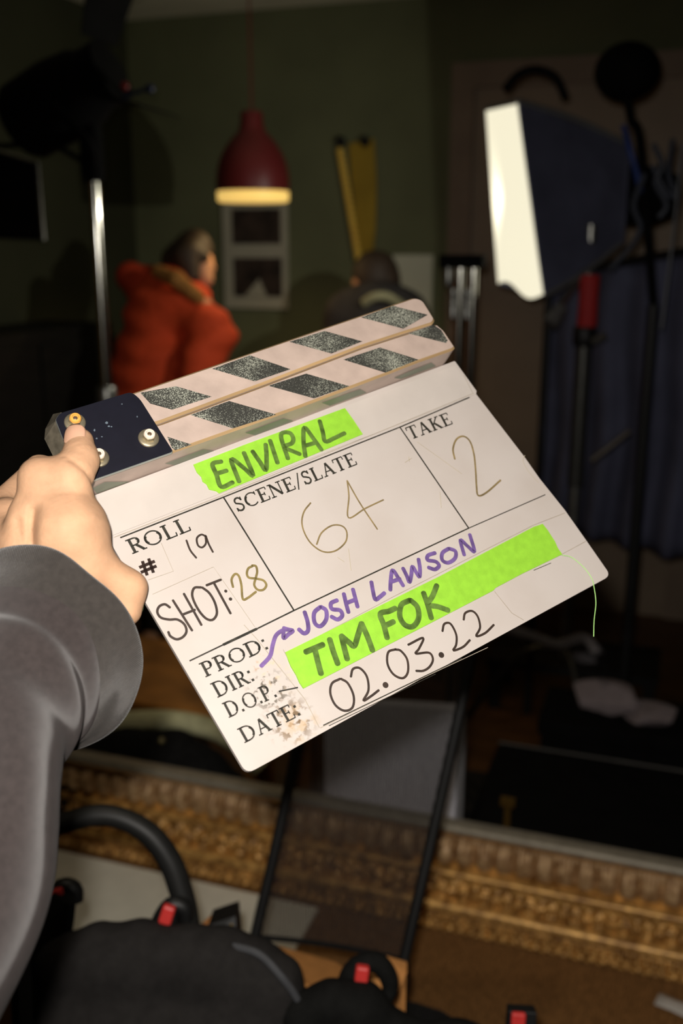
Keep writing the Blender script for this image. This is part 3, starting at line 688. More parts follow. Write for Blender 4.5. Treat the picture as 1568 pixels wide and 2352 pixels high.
def ringmesh(rings, fold, SEG=96, per=10):
    """rings: (px, py, depth, rx px, ry px, tilt deg, lean) -> cloth tube with a uv map"""
    R = np.array(rings, float); Q, _ = crspline(R, None, per); G = []
    for i, (x, y, dpt, rx, ry, tl, lean) in enumerate(Q):
        c = P(x, y, dpt); s = dpt / FPX; row = []; ct, st = math.cos(math.radians(tl)), math.sin(math.radians(tl))
        for k in range(SEG):
            a = 2 * math.pi * k / SEG; f = 1 + fold(i / (len(Q) - 1), a)
            e, g = rx * math.cos(a) * f, ry * math.sin(a) * f
            ix, iy = e * ct - g * st, e * st + g * ct          # image right / up
            # the ring plane leans: its upper right side lies farther from the viewer
            row.append(c + s * (ix * rgt + iy * upv) + fwd * s * lean * (ix * .55 + iy * .8))
        G.append(row)
    return np.array(G)
def uvgrid(o, a, b, su, sv):
    me = o.data; uvl = me.uv_layers.new(name='uv')
    for p in me.polygons:
        js = [me.loops[l].vertex_index % b for l in p.loop_indices]
        wrap = max(js) - min(js) > 1
        for l, j in zip(p.loop_indices, js):
            i = me.loops[l].vertex_index // b
            jj = j + b if wrap and j == 0 else j
            uvl.data[l].uv = (jj / b * su, i / a * sv)
sl_m = cloth('grey_sweatshirt', (49, 43, 42)); cf_m = cloth('grey_ribbed_cuff', (49, 45, 42), rib=18)
def f_sleeve(t, a):
    return .018 * math.sin(3 * a + 9 * t) * (1 - t) + .012 * math.sin(5 * a - 14 * t) + .03 * math.exp(-((t - .0) / .07) ** 2) - .05 * math.exp(-((t - .10) / .05) ** 2) + .035 * math.exp(-((t - .2) / .06) ** 2) - .03 * math.exp(-((t - .33) / .06) ** 2)
G = ringmesh([(40, 1548, .560, 196, 202, 20, -.3), (8, 1600, .552, 192, 200, 15, -.35), (-18, 1660, .545, 190, 195, 10, -.45), (-36, 1740, .535, 198, 182, 5, -.6), (-44, 1850, .522, 205, 172, 0, -.8), (-62, 1980, .505, 206, 165, -5, -.9), (-116, 2130, .485, 206, 165, -10, -.9), (-236, 2330, .46, 226, 170, -10, -.9)], f_sleeve)
mb = MB(); mb.grid(G, closed=True)
sl = holder.part('sleeve', mb, sl_m, label='grey sweatshirt sleeve', fix=False); uvgrid(sl, G.shape[0], G.shape[1], 6, 8)
def f_cuff(t, a):
    a = (a + math.pi) % (2 * math.pi) - math.pi
    return -.085 * math.exp(-((a - .42) / .42) ** 2) - .02 * math.exp(-((t - .6) / .15) ** 2) + .004 * math.sin(9 * a)
G = ringmesh([(90, 1500, .570, 205, 215, 24, -.2), (96, 1494, .575, 232, 246, 26, -.25), (90, 1496, .572, 238, 246, 26, -.28), (72, 1514, .568, 222, 232, 24, -.3), (52, 1536, .563, 204, 214, 22, -.3), (34, 1556, .558, 184, 194, 20, -.3)], f_cuff)
mb = MB(); mb.grid(G, closed=True)
cf = holder.part('cuff', mb, cf_m, parent=sl, label='ribbed grey cuff', fix=False); uvgrid(cf, G.shape[0], G.shape[1], 6, 1)

# ------------------------------------------------------------------ gilt frame on its plinth
ZB = onY(1100, 2155, YF)[2]; ZT = onY(1100, 1905, YF)[2]
gold = mat('antique_gold', (226, 176, 100), 0.38, metal=0.3, spec=0.6, var=(45, 0.2), bump=(220, 0.4, 0.002), var2=(128, 86, 38))
lip_m = mat('grey_gilt_lip', (150, 142, 126), 0.5, metal=0.2, var=(50, 0.15))
def hsh(i): return (math.sin(i * 127.1) * 43758.5453) % 1.0
def relief(s, x):
    """height of the carving above the backing, s: 0 inner lip .. 1 outer bead row, x: metres along"""
    h = 0.012
    if s < .07: h = .030 + .004 * math.sin(s / .07 * math.pi)
    elif s < .12: h = .026 - .010 * (s - .07) / .05
    elif s < .345:                                   # acanthus leaves standing side by side
        t = (s - .12) / .225; i = math.floor(x / .04); f = (x / .04) - i - .5
        h = .008 + .028 * math.sin(min(1, t * 1.05) * math.pi * .62 + .15) * max(0, 1 - (abs(f) * 2) ** 3) * (.75 + .35 * hsh(i)) + .003 * math.cos(f * 26) * (1 - t)
    elif s < .41: h = .010
    elif s < .475: h = .026 + .006 * math.sin((s - .41) / .065 * math.pi)
    elif s < .70:                                    # scrolling foliage
        t = (s - .475) / .225; h = .020
        for q in (0, 1):
            i = math.floor(x / .045 + q * .5); f = x / .045 + q * .5 - i - .5
            yy = .34 if q else .66; rr = math.hypot(f * 1.5, (t - yy) * 1.7)
            h = max(h, .020 + .014 * max(0, 1 - abs(rr - .42) * 5) * (.6 + .6 * hsh(i + 31 * q)), .020 + .012 * max(0, 1 - rr * 4))
        h += .002 * math.sin(x * 420 + t * 17)
    elif s < .80: h = .034 + .007 * math.sin((s - .70) / .10 * math.pi)
    elif s < .85: h = .018
    elif s < .985:                                   # two rows of beads
        t = (s - .85) / .135; row = 0 if t < .5 else 1
        p = .016 if row == 0 else .022; f = (x / p) % 1 - .5; g = (t * 2) % 1 - .5
        h = .020 + .014 * math.sqrt(max(0, 1 - (f * 2.2) ** 2 - (g * 2.1) ** 2))
    else: h = .022
    return h
frame = Thing('gilt_frame', (-.7, YF, ZB), 'large antique gilt frame with carved leaf and bead mouldings, crossing behind the mesh chair', 'frame')
X0, X1 = -1.62, .38
xs = np.arange(X0, X1, .0032); ss = np.linspace(0, 1, 104); HT = ZT - ZB
G = [[(x, YF + .022 - relief(s, x), ZT - HT * s) for x in xs] for s in ss]
mb = MB(); mb.grid(np.array([[(x, YF + .03, ZT - .004) for x in xs], [(x, YF + .005, ZT) for x in xs]] + G + [[(x, YF + .03, ZB) for x in xs], [(x, YF + .03, ZT - .004) for x in xs]]))
n_lip = (len(xs) - 1) * 7
nr = len(xs) - 1
mb.m = [1 if k < n_lip else (2 if 14 * nr <= k < 38 * nr else 0) for k in range(len(mb.f))]
frame.part('lower_rail', mb, [gold, lip_m, mat('tan_gilt_leaves', (206, 172, 128), 0.45, metal=0.15, spec=0.5, var=(60, 0.15), var2=(140, 100, 58))], angle=60)
def plainrail(p0, p1, ax):
    mb = MB(); prof = [(0, .06), (0, .03), (.02, .032), (.05, .012), (.09, .026), (.12, .020), (.17, .022), (.20, .036), (.215, .018), (.25, .022), (.25, .06)]
    A = []
    for (q, off) in prof:
        h = .022 - off if off < .06 else .06
        y = YF + (.06 if off == .06 else .022 - off)
        A.append((q, y))
    ring = lambda c, flip: [np.array(c(q, y)) for q, y in A]
    if ax == 'left': a = [np.array([-1.62 - q, y, ZB - 0]) for q, y in A]; b = [np.array([-1.62 - q, y, 2.75 - .25 + 0 * q - .0]) for q, y in A]
    if ax == 'right': a = [np.array([.38 + q, y, ZB]) for q, y in A]; b = [np.array([.38 + q, y, 2.5]) for q, y in A]
    if ax == 'top': a = [np.array([-1.62, y, 2.25 + q]) for q, y in A]; b = [np.array([.38, y, 2.25 + q]) for q, y in A]
    mb.hexa(a, b); return mb
frame.part('stile', plainrail(0, 0, 'left'), gold); frame.part('stile', plainrail(0, 0, 'right'), gold); frame.part('upper_rail', plainrail(0, 0, 'top'), gold)
# plinth covered with brown matting
mat_brown = mat('brown_woven_matting', (136, 98, 58), 0.9, spec=0.1, var=(140, 0.45), stretch=(3, .6, 1), bump=(260, .8, .003))
mb = MB(); mb.box((-.62, YF - .15, ZB / 2 - .001), (2.5, .44, ZB - .002))
tag(mb.build('low_plinth', mat_brown, bevel=.006, smooth=False), 'low plinth covered in brown woven matting, under the gilt frame', 'plinth')
# white foam board lying on the plinth at the left
a0 = onZ(100, 1946, ZB); b0 = onZ(700, 2086, ZB)
xl, xr = a0[0] - .25, b0[0] + .03
mb = MB(); mb.box(((xl + xr) / 2, YF - .175, ZB + .0035), (xr - xl, .30, .006))
tag(mb.build('foam_board', mat('white_foam_board', (240, 238, 222), .7, var=(20, .05)), smooth=False), 'pale white foam board lying in front of the gilt frame at left', 'board')
# scrap of white paper at the lower right corner of the view
c = onZ(1560, 2312, ZB)
mb = MB(); mb.grid([[c + np.array([-.045 + .03 * i + .003 * j, -.012 + .012 * j - .008 * i, .002 + .0015 * math.sin(i * 2 + j)]) for i in range(6)] for j in range(4)])
o = mb.build('paper_scrap', mat('white_paper', (205, 202, 196), .8, var=(20, .05))); o.modifiers.new('s', 'SOLIDIFY').thickness = .0008
tag(o, 'white paper scrap on the brown matting at the lower right', 'paper')

# ------------------------------------------------------------------ mesh chair
bl_, br_ = P(585, 2152, 1.50), P(928, 2205, 1.45)
tl_, tr_ = P(712, 1560, 1.50), P(1090, 1478, 1.46)
chair = Thing('mesh_chair', ((bl_ + br_) / 2 * np.array([1, 1, 0])), 'black office chair with see-through mesh back, in front of the gilt frame', 'chair')
mesh_m = mat('black_mesh_fabric', (40, 38, 38), .8, spec=.2, var=(80, .2))
def mesh_alpha(m):
    nt = m.node_tree; b = nt.nodes['Principled BSDF']; uv = nt.nodes.new('ShaderNodeUVMap'); outs = []
    for (sx, sy) in ((62, 14), (-62, 90)):
        mp = nt.nodes.new('ShaderNodeMapping'); mp.inputs['Scale'].default_value = (1, 1, 1); nt.links.new(uv.outputs[0], mp.inputs[0])
        d = nt.nodes.new('ShaderNodeVectorMath'); d.operation = 'DOT_PRODUCT'; nt.links.new(mp.outputs[0], d.inputs[0]); d.inputs[1].default_value = (sx, sy, 0)
        f = nt.nodes.new('ShaderNodeMath'); f.operation = 'FRACT'; nt.links.new(d.outputs['Value'], f.inputs[0])
        g = nt.nodes.new('ShaderNodeMath'); g.operation = 'LESS_THAN'; nt.links.new(f.outputs[0], g.inputs[0]); g.inputs[1].default_value = .33; outs.append(g)
    mx = nt.nodes.new('ShaderNodeMath'); mx.operation = 'MAXIMUM'; nt.links.new(outs[0].outputs[0], mx.inputs[0]); nt.links.new(outs[1].outputs[0], mx.inputs[1])
    nt.links.new(mx.outputs[0], b.inputs['Alpha'])
mesh_alpha(mesh_m)
NU, NV = 24, 30; nrm = np.cross(br_ - bl_, tl_ - bl_); nrm /= np.linalg.norm(nrm)
if nrm @ fwd < 0: nrm = -nrm
G = []
for j in range(NV + 1):
    v = j / NV; L = bl_ + (tl_ - bl_) * v; Rr = br_ + (tr_ - br_) * v
    G.append([L + (Rr - L) * (i / NU) + nrm * (.012 * math.sin(math.pi * i / NU) + .012 * math.sin(math.pi * v)) for i in range(NU + 1)])
G = np.array(G); mb = MB(); mb.grid(G)
bk = chair.part('backrest_mesh', mb, mesh_m, label='see-through mesh', fix=False)
uvl = bk.data.uv_layers.new(name='uv')
for p in bk.data.polygons:
    for l in p.loop_indices:
        vi = bk.data.loops[l].vertex_index; uvl.data[l].uv = ((vi % (NU + 1)) / NU, (vi // (NU + 1)) / NV * 1.45)
mb = MB(); mb.tube(np.vstack([G[:, 0], G[-1, 1:], G[::-1, -1][1:]]), 0.0085, 10); chair.part('back_frame', mb, black_m)
mb = MB(); mb.tube(G[0], .004, 8); chair.part('mesh_binding', mb, fabric_black)
sc_ = (bl_ + br_) / 2 - np.array([0, .22, 0]); zs = bl_[2] - .045
mid = (bl_ + br_) / 2; ZS = zs
sx_ = (br_ - bl_); sx_[2] = 0; sx_ /= np.linalg.norm(sx_); sy_ = np.array([-sx_[1], sx_[0], 0])     # sy_ away from the viewer
seat_c = mid - sy_ * .24 + sx_ * .0; seat_c[2] = ZS - .035
mb = MB(); prof = []
for k in range(48):
    a = 2 * math.pi * k / 48; ca, sa = math.cos(a), math.sin(a); q = (abs(ca) ** 5 + abs(sa) ** 5) ** (-1 / 5)
    prof.append(sx_ * (.25 * ca * q) + sy_ * (.235 * sa * q))
rows = []
for (f, z) in [(.9, -.035), (1.0, -.015), (1.0, .012), (.95, .028), (.8, .034), (0.01, .034)]: rows.append([seat_c + p * f + np.array([0, 0, z]) for p in prof])
mb.grid(rows, closed=True); chair.part('seat', mb, fabric_black, label='black padded seat')
for sgn, q in ((-1, bl_), (1, br_)):
    mb = MB(); mb.tube([q, q - np.array([0, 0, .05]) - sy_ * .01, seat_c + sy_ * .15 + sx_ * .1 * sgn - np.array([0, 0, .03])], .0085, 8, smooth=5); chair.part('back_bracket', mb, black_m)
mb = MB(); mb.lathe(seat_c * np.array([1, 1, 0]) + np.array([0, 0, .09]), [(.025, 0), (.025, seat_c[2] - .24), (.016, seat_c[2] - .24), (.016, seat_c[2] - .12)], 20); chair.part('gas_column', mb, dull_steel)
for k in range(5):
    a = k * 2 * math.pi / 5 + .3; e = np.array([math.cos(a), math.sin(a), 0])
    b0_ = seat_c * np.array([1, 1, 0])
    mb = MB(); mb.tube([b0_ + np.array([0, 0, .11]), b0_ + e * .26 + np.array([0, 0, .075])], [.022, .014], 8); leg = chair.part('leg', mb, black_m)
    mb = MB(); q = b0_ + e * .26 + np.array([0, 0, .026]); t = np.array([-e[1], e[0], 0]); mb.lathe(q - t * .012, [(.026, 0), (.026, .024)], 16, axis=t); chair.part('caster', mb, black_m, parent=leg)

# added panel standing in for the chair back's mirror reflection, inside the frame
a_, b_, c_, d_ = P(745, 1845, 2.16), P(1042, 1900, 2.10), P(1052, 1630, 2.12), P(745, 1610, 2.18)
pn = Thing('reflected_chair_back', ((a_ + b_) / 2), 'grey panel standing in for the mirrored chair back, just beyond the gilt frame', 'reflection')
grey_mesh = mat('grey_mesh_cloth', (214, 214, 224), .8, spec=.2, var=(170, .25), bump=(400, .5, .002))
dep = np.array([.01, .03, 0])
a2, b2 = a_ - np.array([0, 0, .25]), b_ - np.array([0, 0, .25])
mb = MB(); mb.hexa([a2, b2, c_, d_], [a2 + dep, b2 + dep, c_ + dep, d_ + dep]); pn.part('grey_cloth', mb, grey_mesh, smooth=False)
e_ = np.array([.012, -.004, 0])
mb = MB(); mb.tube([b2 + e_, b_ + e_, c_ + e_ - np.array([0, 0, .02])], .007, 8); pn.part('edge_tube', mb, mat('grey_tube', (110, 110, 112), .5, var=(20, .1)))
mb = MB(); mb.box(((a2 + b2) / 2 * np.array([1, 1, 0]) + np.array([0, .03, .03])), (.36, .18, .06)); mb.box(((a2 + b2) / 2 + np.array([0, .03, 0])) * np.array([1, 1, .5]) , (.05, .03, a2[2])); pn.part('foot', mb, black_m, smooth=False)

# ------------------------------------------------------------------ bags and box on the chair seat
ST = seat_c[2] + .034
bag_m = mat('charcoal_bag_cloth', (40, 38, 37), .92, spec=.15, var=(90, .15), bump=(350, .3, .001))
bag_k = mat('black_bag_cloth', (20, 20, 19), .85, spec=.12, var=(90, .2), bump=(350, .3, .001))
red_m = mat('red_plastic', (206, 56, 52), .45, var=(60, .08))
pipe_m = mat('grey_piping', (70, 71, 74), .6, var=(80, .1))
D0 = 1.12
bag = Thing('camera_bag', P(330, 2352, D0), 'charcoal camera bag with arched black handle and red buckle tabs, at the lower left', 'bag')
S = D0 / FPX
top = [(160, 2215, 60), (240, 2200, 52), (340, 2196, 56), (450, 2205, 54), (545, 2218, 52), (612, 2262, 62), (648, 2330, 50)]
pr = []
for (a, b) in zip(top[:-1], top[1:]):
    for dd in (0.0, .09):
        pr.append(cone(P(a[0], a[1], D0 + dd), P(b[0], b[1], D0 + dd), a[2] * S, b[2] * S))
for (x, y, r) in top:
    for dd in (0.0, .09): pr.append(cone(P(x, y, D0 + dd), P(x * .8 + 80, 2620, D0 + dd), r * S, 70 * S))
for dd in (0., .09): pr.append(cone(P(200, 2420, D0 + dd), P(520, 2430, D0 + dd), 130 * S, 130 * S))
def bagfold(X): return .002 * np.sin(X[..., 0] * 60 + X[..., 2] * 35) + .0015 * np.sin(X[..., 0] * 130 - X[..., 2] * 50)
bag.part('body', blob(pr, .0055, k=.03, disp=bagfold), bag_m)
mb = MB(); mb.tube([P(x, y, d) for x, y, d in [(530, 2172, D0 - .015), (592, 2190, D0 - .025), (640, 2236, D0 - .035), (680, 2290, D0 - .03), (694, 2335, D0 - .02), (690, 2390, D0)]], .0042, 8, smooth=6)
bag.part('piping', mb, pipe_m, label='grey piping')
DH = D0 + .06
mb = MB(); mb.tube([P(x, y, DH) for x, y in [(60, 1945), (110, 1905), (160, 1886), (225, 1872), (285, 1882), (345, 1918), (390, 1978), (415, 2045), (432, 2110), (438, 2190)]], [.0125] * 5 + [.0135, .014, .014, .013, .013], 14, smooth=6)
bag.part('handle', mb, mat('black_rubber', (30, 30, 29), .5, spec=.35, var=(60, .15)), label='arched black handle')
def buckle(parent, x, y, d, w=26, h=34, lean=0):
    s = d / FPX
    mb = MB(); c = P(x, y, d + .008); mb.tube([P(x - 8, y + 60, d + .016), P(x - 4, y + 15, d + .012), P(x + 10, y - 22, d + .012), P(x + 38, y - 16, d + .014), P(x + 44, y + 12, d + .016)], [.019, .016, .010, .010, .008], 10, smooth=4)
    b_ = parent.part('buckle', mb, black_m)
    mb = MB(); mb.add(*_cube(P(x, y, d - .006), w * s, h * s, .012, lean)); parent.part('release_tab', mb, red_m, parent=b_, bevel=.003, label='red release tab', smooth=False)
def _cube(c, w, h, dp, lean):
    a = math.radians(lean); X = rgt * math.cos(a) + upv * math.sin(a); Y = -rgt * math.sin(a) + upv * math.cos(a)
    r = lambda z: [c + X * sx * w / 2 + Y * sy * h / 2 + fwd * z for sx, sy in ((-1, -1), (1, -1), (1, 1), (-1, 1))]
    A = r(-dp / 2); B = r(dp / 2)
    return A + B, [(0, 3, 2, 1), (4, 5, 6, 7), (0, 1, 5, 4), (1, 2, 6, 5), (2, 3, 7, 6), (3, 0, 4, 7)]
buckle(bag, 132, 2058, D0 + .03, 28, 34, 12); buckle(bag, 384, 2100, D0 + .02, 30, 44, -18)
mb = MB(); mb.tube([P(x, y, D0 + .02) for x, y in [(150, 2060), (130, 2100), (105, 2160), (95, 2230), (98, 2352)]], [.014, .022, .03, .034, .034], 12, smooth=5); bag.part('side_pocket', mb, bag_k, label='black side pocket')
mb = MB(); pts = [(60, 2210), (66, 2270), (72, 2360)]; mb.hexa([P(42, 2212, D0 - .03), P(70, 2196, D0 - .03), P(80, 2420, D0 - .03), P(46, 2420, D0 - .03)], [P(42, 2212, D0 - .026), P(70, 2196, D0 - .026), P(80, 2420, D0 - .026), P(46, 2420, D0 - .026)]); bag.part('strap', mb, pipe_m, smooth=False, label='grey webbing strap')

D1 = 1.10
bag2 = Thing('black_pouch', P(800, 2352, D1), 'black pouch with looped strap and red tab, right of the charcoal bag', 'bag')
S = D1 / FPX
pr = []
for (a, b) in zip([(690, 2330, 50), (760, 2300, 40), (830, 2320, 55), (920, 2372, 30)], [(760, 2300, 40), (830, 2320, 55), (920, 2372, 30), (1110, 2392, 26)]):
    for dd in (0, .06): pr.append(cone(P(a[0], a[1], D1 + dd), P(b[0], b[1], D1 + dd), a[2] * S, b[2] * S))
for x in (720, 800, 900, 1050): pr.append(cone(P(x, 2420, D1), P(x, 2560, D1 + .05), 70 * S, 80 * S))
bag2.part('body', blob(pr, .005, k=.02), bag_k)
mb = MB(); mb.tube([P(x, y, D1 + .03) for x, y in [(800, 2320), (815, 2240), (840, 2212), (868, 2212), (890, 2240), (895, 2275), (880, 2312), (900, 2345)]], [.02, .017, .012, .012, .011, .009, .008, .008], 10, smooth=5); lp = bag2.part('strap_loop', mb, bag_k)
mb = MB(); mb.add(*_cube(P(831, 2236, D1 + .005), 32 * S, 38 * S, .012, -8)); bag2.part('pull_tab', mb, red_m, bevel=.003, smooth=False, label='red pull tab')
mb = MB(); mb.add(*_cube(P(1196, 2345, D1 + .03), 66 * S, 62 * S, .018, -4)); mb.tube([P(1196, 2360, D1 + .03), P(1185, 2440, D1 + .02), P(1080, 2460, D1)], .012, 8, smooth=4)
b_ = bag2.part('buckle', mb, black_m, bevel=.004, smooth=False)
mb = MB(); mb.add(*_cube(P(1190, 2341, D1 + .014), 34 * S, 34 * S, .008, -4)); bag2.part('release_tab', mb, red_m, parent=b_, bevel=.003, smooth=False, label='red release tab')

# open cardboard box behind the bags
D2 = 1.32
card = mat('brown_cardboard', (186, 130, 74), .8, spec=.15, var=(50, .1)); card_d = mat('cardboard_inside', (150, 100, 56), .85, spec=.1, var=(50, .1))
box = Thing('cardboard_box', P(720, 2352, D2), 'open brown cardboard box with raised flaps, between the bags and the mesh chair back', 'box')
def slab(pts, d, th=.004, dz=None):
    q = [P(x, y, dd) for x, y, dd in pts]; mb = MB(); mb.hexa(q, [p + fwd * th for p in q]); return mb
box.part('flap', slab([(560, 2150, 1.34), (640, 2176, 1.34), (770, 2212, 1.33), (806, 2238, 1.30), (798, 2262, 1.26), (735, 2282, 1.22), (640, 2300, 1.22)], 0), card, smooth=False)
box.part('flap', slab([(880, 2196, 1.30), (934, 2212, 1.28), (934, 2235, 1.28), (912, 2290, 1.27), (890, 2330, 1.26), (886, 2300, 1.26), (905, 2250, 1.28), (900, 2222, 1.29)], 0), card, smooth=False)
box.part('flap', slab([(862, 2250, 1.24), (884, 2250, 1.24), (884, 2330, 1.22), (862, 2300, 1.22)], 0), card, smooth=False)
box.part('flap', slab([(446, 2140, 1.30), (500, 2088, 1.32), (545, 2102, 1.32), (548, 2180, 1.30), (470, 2180, 1.28)], 0), card_d, smooth=False)
mb = MB()
c0_, c1_, c2_, c3_ = P(560, 2330, 1.26), P(930, 2345, 1.22), P(932, 2240, 1.30), P(560, 2200, 1.36)
for (a, b) in ((c0_, c1_), (c1_, c2_), (c2_, c3_), (c3_, c0_)):
    t = np.array([0, 0, .10]); inn = ((c0_ + c1_ + c2_ + c3_) / 4 - (a + b) / 2); inn = inn / np.linalg.norm(inn) * .004
    mb.hexa([a - t, b - t, b - t * .02, a - t * .02], [a - t + inn, b - t + inn, b - t * .02 + inn, a - t * .02 + inn])
box.part('wall', mb, card, smooth=False)
# small dark carton with yellow print
ct = Thing('small_carton', P(500, 2170, 1.27), 'small black carton with yellow marks, tucked beside the black handle', 'carton')
mb = slab([(478, 2125, 1.27), (540, 2104, 1.27), (546, 2172, 1.26), (462, 2172, 1.26)], 0, .05); ct.part('sleeve', mb, black_m, smooth=False)
ym = mat('yellow_print', (150, 120, 30), .7, var=(90, .4)); mb = MB()
for (x, y) in [(494, 2142), (506, 2136), (518, 2131), (502, 2152), (516, 2146), (530, 2126)]: mb.add(*_cube(P(x, y, 1.2675), .006, .0035, .0012, 28))
ct.part('print', mb, ym, smooth=False, label='yellow print')

# ------------------------------------------------------------------ people in the room
hair_m = mat('dark_hair', (58, 46, 36), .6, spec=.3, var=(60, .3), bump=(120, .5, .004))
skin2 = mat('skin_in_room', (206, 150, 112), .55, var=(20, .06))
jac_m = mat('red_orange_quilted_cloth', (214, 76, 40), .8, spec=.2, var=(14, .12), bump=(16, .5, .02))
fur_m = mat('tan_fur', (170, 120, 66), .95, spec=.05, var=(60, .3), bump=(90, 1, .01))
dark_cl = mat('dark_cloth', (58, 55, 54), .9, spec=.1, var=(20, .2))
def person(label, d, pts, name='person', **kw):
    feet = P(pts['hip'][0], pts['hip'][1], d); feet[2] = 0
    t = Thing(name, feet, label, 'person'); s = d / FPX
    Wp = lambda p, dd=0: P(p[0], p[1], d + dd)
    hip = Wp(pts['hip']); body = []
    hd = pts['head']; r = pts['hr']
    body += [cone(Wp((hd[0], hd[1] - r * .15)), Wp((hd[0] + pts['face'][0] * .25, hd[1] + r * .1)), r * .92 * s, r * .85 * s), cone(Wp((hd[0] + pts['face'][0] * .4, hd[1] + r * .3)), Wp((hd[0] + pts['face'][0] * .75, hd[1] + r * .95), -pts['face'][1]), r * .55 * s, r * .4 * s),
             cone(Wp((hd[0] + pts['face'][0] * .95, hd[1] + r * .1), -pts['face'][1]), Wp((hd[0] + pts['face'][0] * 1.12, hd[1] + r * .38), -pts['face'][1] * 1.1), r * .12 * s, r * .17 * s, .006),
             cone(Wp((hd[0], hd[1] + r * .6)), Wp(pts['neck']), r * .5 * s, r * .55 * s)]
    body += [cone(Wp(pts['neck']), hip, .09, .12)]
    for sh, el, ha, dd in pts['arms']:
        body += [cone(Wp(pts['neck']), Wp(sh, dd), .07, .06), cone(Wp(sh, dd), Wp(el, dd - .03), .055, .042), cone(Wp(el, dd - .03), Wp(ha, dd - .1), .042, .03)]
        h0 = Wp(ha, dd - .1); v = h0 - Wp(el, dd - .03); v /= np.linalg.norm(v); sd = np.cross(v, np.array([0, 0, 1.])); sd /= np.linalg.norm(sd) + 1e-9
        body += [cone(h0, h0 + v * .07, .03, .036)]
        for q in range(4): body.append(cone(h0 + v * .07 + sd * (.026 - .018 * q), h0 + v * (.15 - .012 * abs(q - 1.3)) + sd * (.03 - .02 * q) - np.array([0, 0, .015]), .0095, .008, .003))
        body.append(cone(h0 + v * .02 + sd * .03, h0 + v * .09 + sd * .062, .012, .009, .004))
    for sgn in (-1, 1):
        k0 = hip + np.array([sgn * .09, 0, 0]); kn = np.array([k0[0] + sgn * .01, k0[1] - .03, hip[2] * .53]); an = np.array([k0[0] + sgn * .02, k0[1], .09])
        body += [cone(k0, kn, .085, .058), cone(kn, an, .055, .038), cone(an, an + np.array([.02, -.16, -.05]), .04, .035)]
    bo = t.part('body', blob(body, .014, k=.03), skin2)
    return t, bo, Wp, s, hip
def trousers(t, hip, m, parent=None):
    pr = []
    for sgn in (-1, 1):
        k0 = hip + np.array([sgn * .09, 0, 0]); kn = np.array([k0[0] + sgn * .01, k0[1] - .03, hip[2] * .53]); an = np.array([k0[0] + sgn * .02, k0[1], .1])
        pr += [cone(k0, kn, .105, .08), cone(kn, an, .08, .065)]
    pr.append(cone(hip, hip + np.array([0, 0, .08]), .13, .125))
    t.part('trousers', blob(pr, .016, k=.03), m)
    mb = MB()
    for sgn in (-1, 1):
        a = np.array([hip[0] + sgn * .11, hip[1], .05]); q = blob([cone(a + np.array([0, .03, 0]), a + np.array([.02, -.17, -.005]), .05, .042)], .012)
        t.part('shoe', q, black_m)
# person in the red jacket, turned to the right
dA = 3.95
pA, bA, W, s, hip = person('person in a red padded jacket with fur-trimmed hood, turned right near the hanging lamp', dA,
    dict(head=(440, 598), hr=46, face=(44, .02), neck=(395, 690), hip=(390, 1010), arms=[((455, 715), (498, 780), (455, 870), -.12), ((360, 715), (340, 840), (380, 940), .12)]))
pA.part('hair', blob([cone(W((412, 600)), W((446, 566)), 42 * s, 40 * s), cone(W((410, 605)), W((405, 640)), 34 * s, 22 * s), cone(W((446, 566)), W((470, 578)), 32 * s, 18 * s), cone(W((428, 592), -.06), W((440, 634), -.07), 34 * s, 20 * s), cone(W((440, 574), -.06), W((468, 590), -.05), 24 * s, 14 * s)], .009, k=.02), hair_m)
jr = [cone(W((392, 705)), W((375, 860)), .155, .19), cone(W((375, 860)), W((362, 960)), .20, .215), cone(W((350, 715)), W((335, 840), .1), .10, .09), cone(W((335, 840), .1), W((372, 920), .05), .085, .07),
      cone(W((430, 712), -.08), W((486, 772), -.15), .105, .088), cone(W((486, 772), -.15), W((450, 850), -.22), .085, .07), cone(W((395, 690)), W((395, 720)), .11, .15)]
def quilt(X): return .007 * np.sin(X[..., 2] * 62 + 2 * np.sin(X[..., 0] * 9))
jo = pA.part('jacket', blob(jr, .012, k=.05, disp=quilt), jac_m, label='red padded jacket')
pA.part('hood', blob([cone(W((300, 635)), W((335, 668)), 34 * s, 40 * s), cone(W((335, 668)), W((420, 690)), 42 * s, 36 * s), cone(W((300, 640), .05), W((390, 640), .08), 32 * s, 30 * s)], .012, k=.03), mat('dark_red_hood', (176, 60, 36), .8, spec=.1, var=(14, .15)), parent=jo)
pA.part('fur_trim', blob([cone(W((362, 624), -.14), W((405, 642), -.19), 15 * s, 19 * s), cone(W((405, 642), -.19), W((456, 684), -.19), 19 * s, 15 * s)], .008, k=.01), fur_m, parent=jo, label='tan fur trim')
trousers(pA, hip, dark_cl)
# dark haired person beside the wall
dB = 4.0
pB, bB, W, s, hip = person('person with short dark hair and dark hooded top, below the yellow hanging', dB,
    dict(head=(860, 640), hr=50, face=(-34, -.02), neck=(866, 700), hip=(870, 1020), arms=[((795, 740), (760, 880), (800, 960), 0), ((930, 740), (960, 880), (930, 970), 0)]))
pB.part('hair', blob([cone(W((862, 628)), W((862, 636)), 53 * s, 53 * s), cone(W((875, 650)), W((872, 668)), 44 * s, 34 * s)], .009, k=.02), hair_m)
jo = pB.part('hooded_top', blob([cone(W((866, 740)), W((868, 900)), .17, .17), cone(W((868, 900)), W((870, 1010)), .17, .16), cone(W((795, 740)), W((760, 880)), .085, .075), cone(W((760, 880)), W((800, 950)), .07, .06), cone(W((930, 740)), W((960, 880)), .085, .075), cone(W((960, 880)), W((930, 955)), .07, .06), cone(W((800, 720)), W((930, 722)), .09, .09)], .014, k=.05), dark_cl)
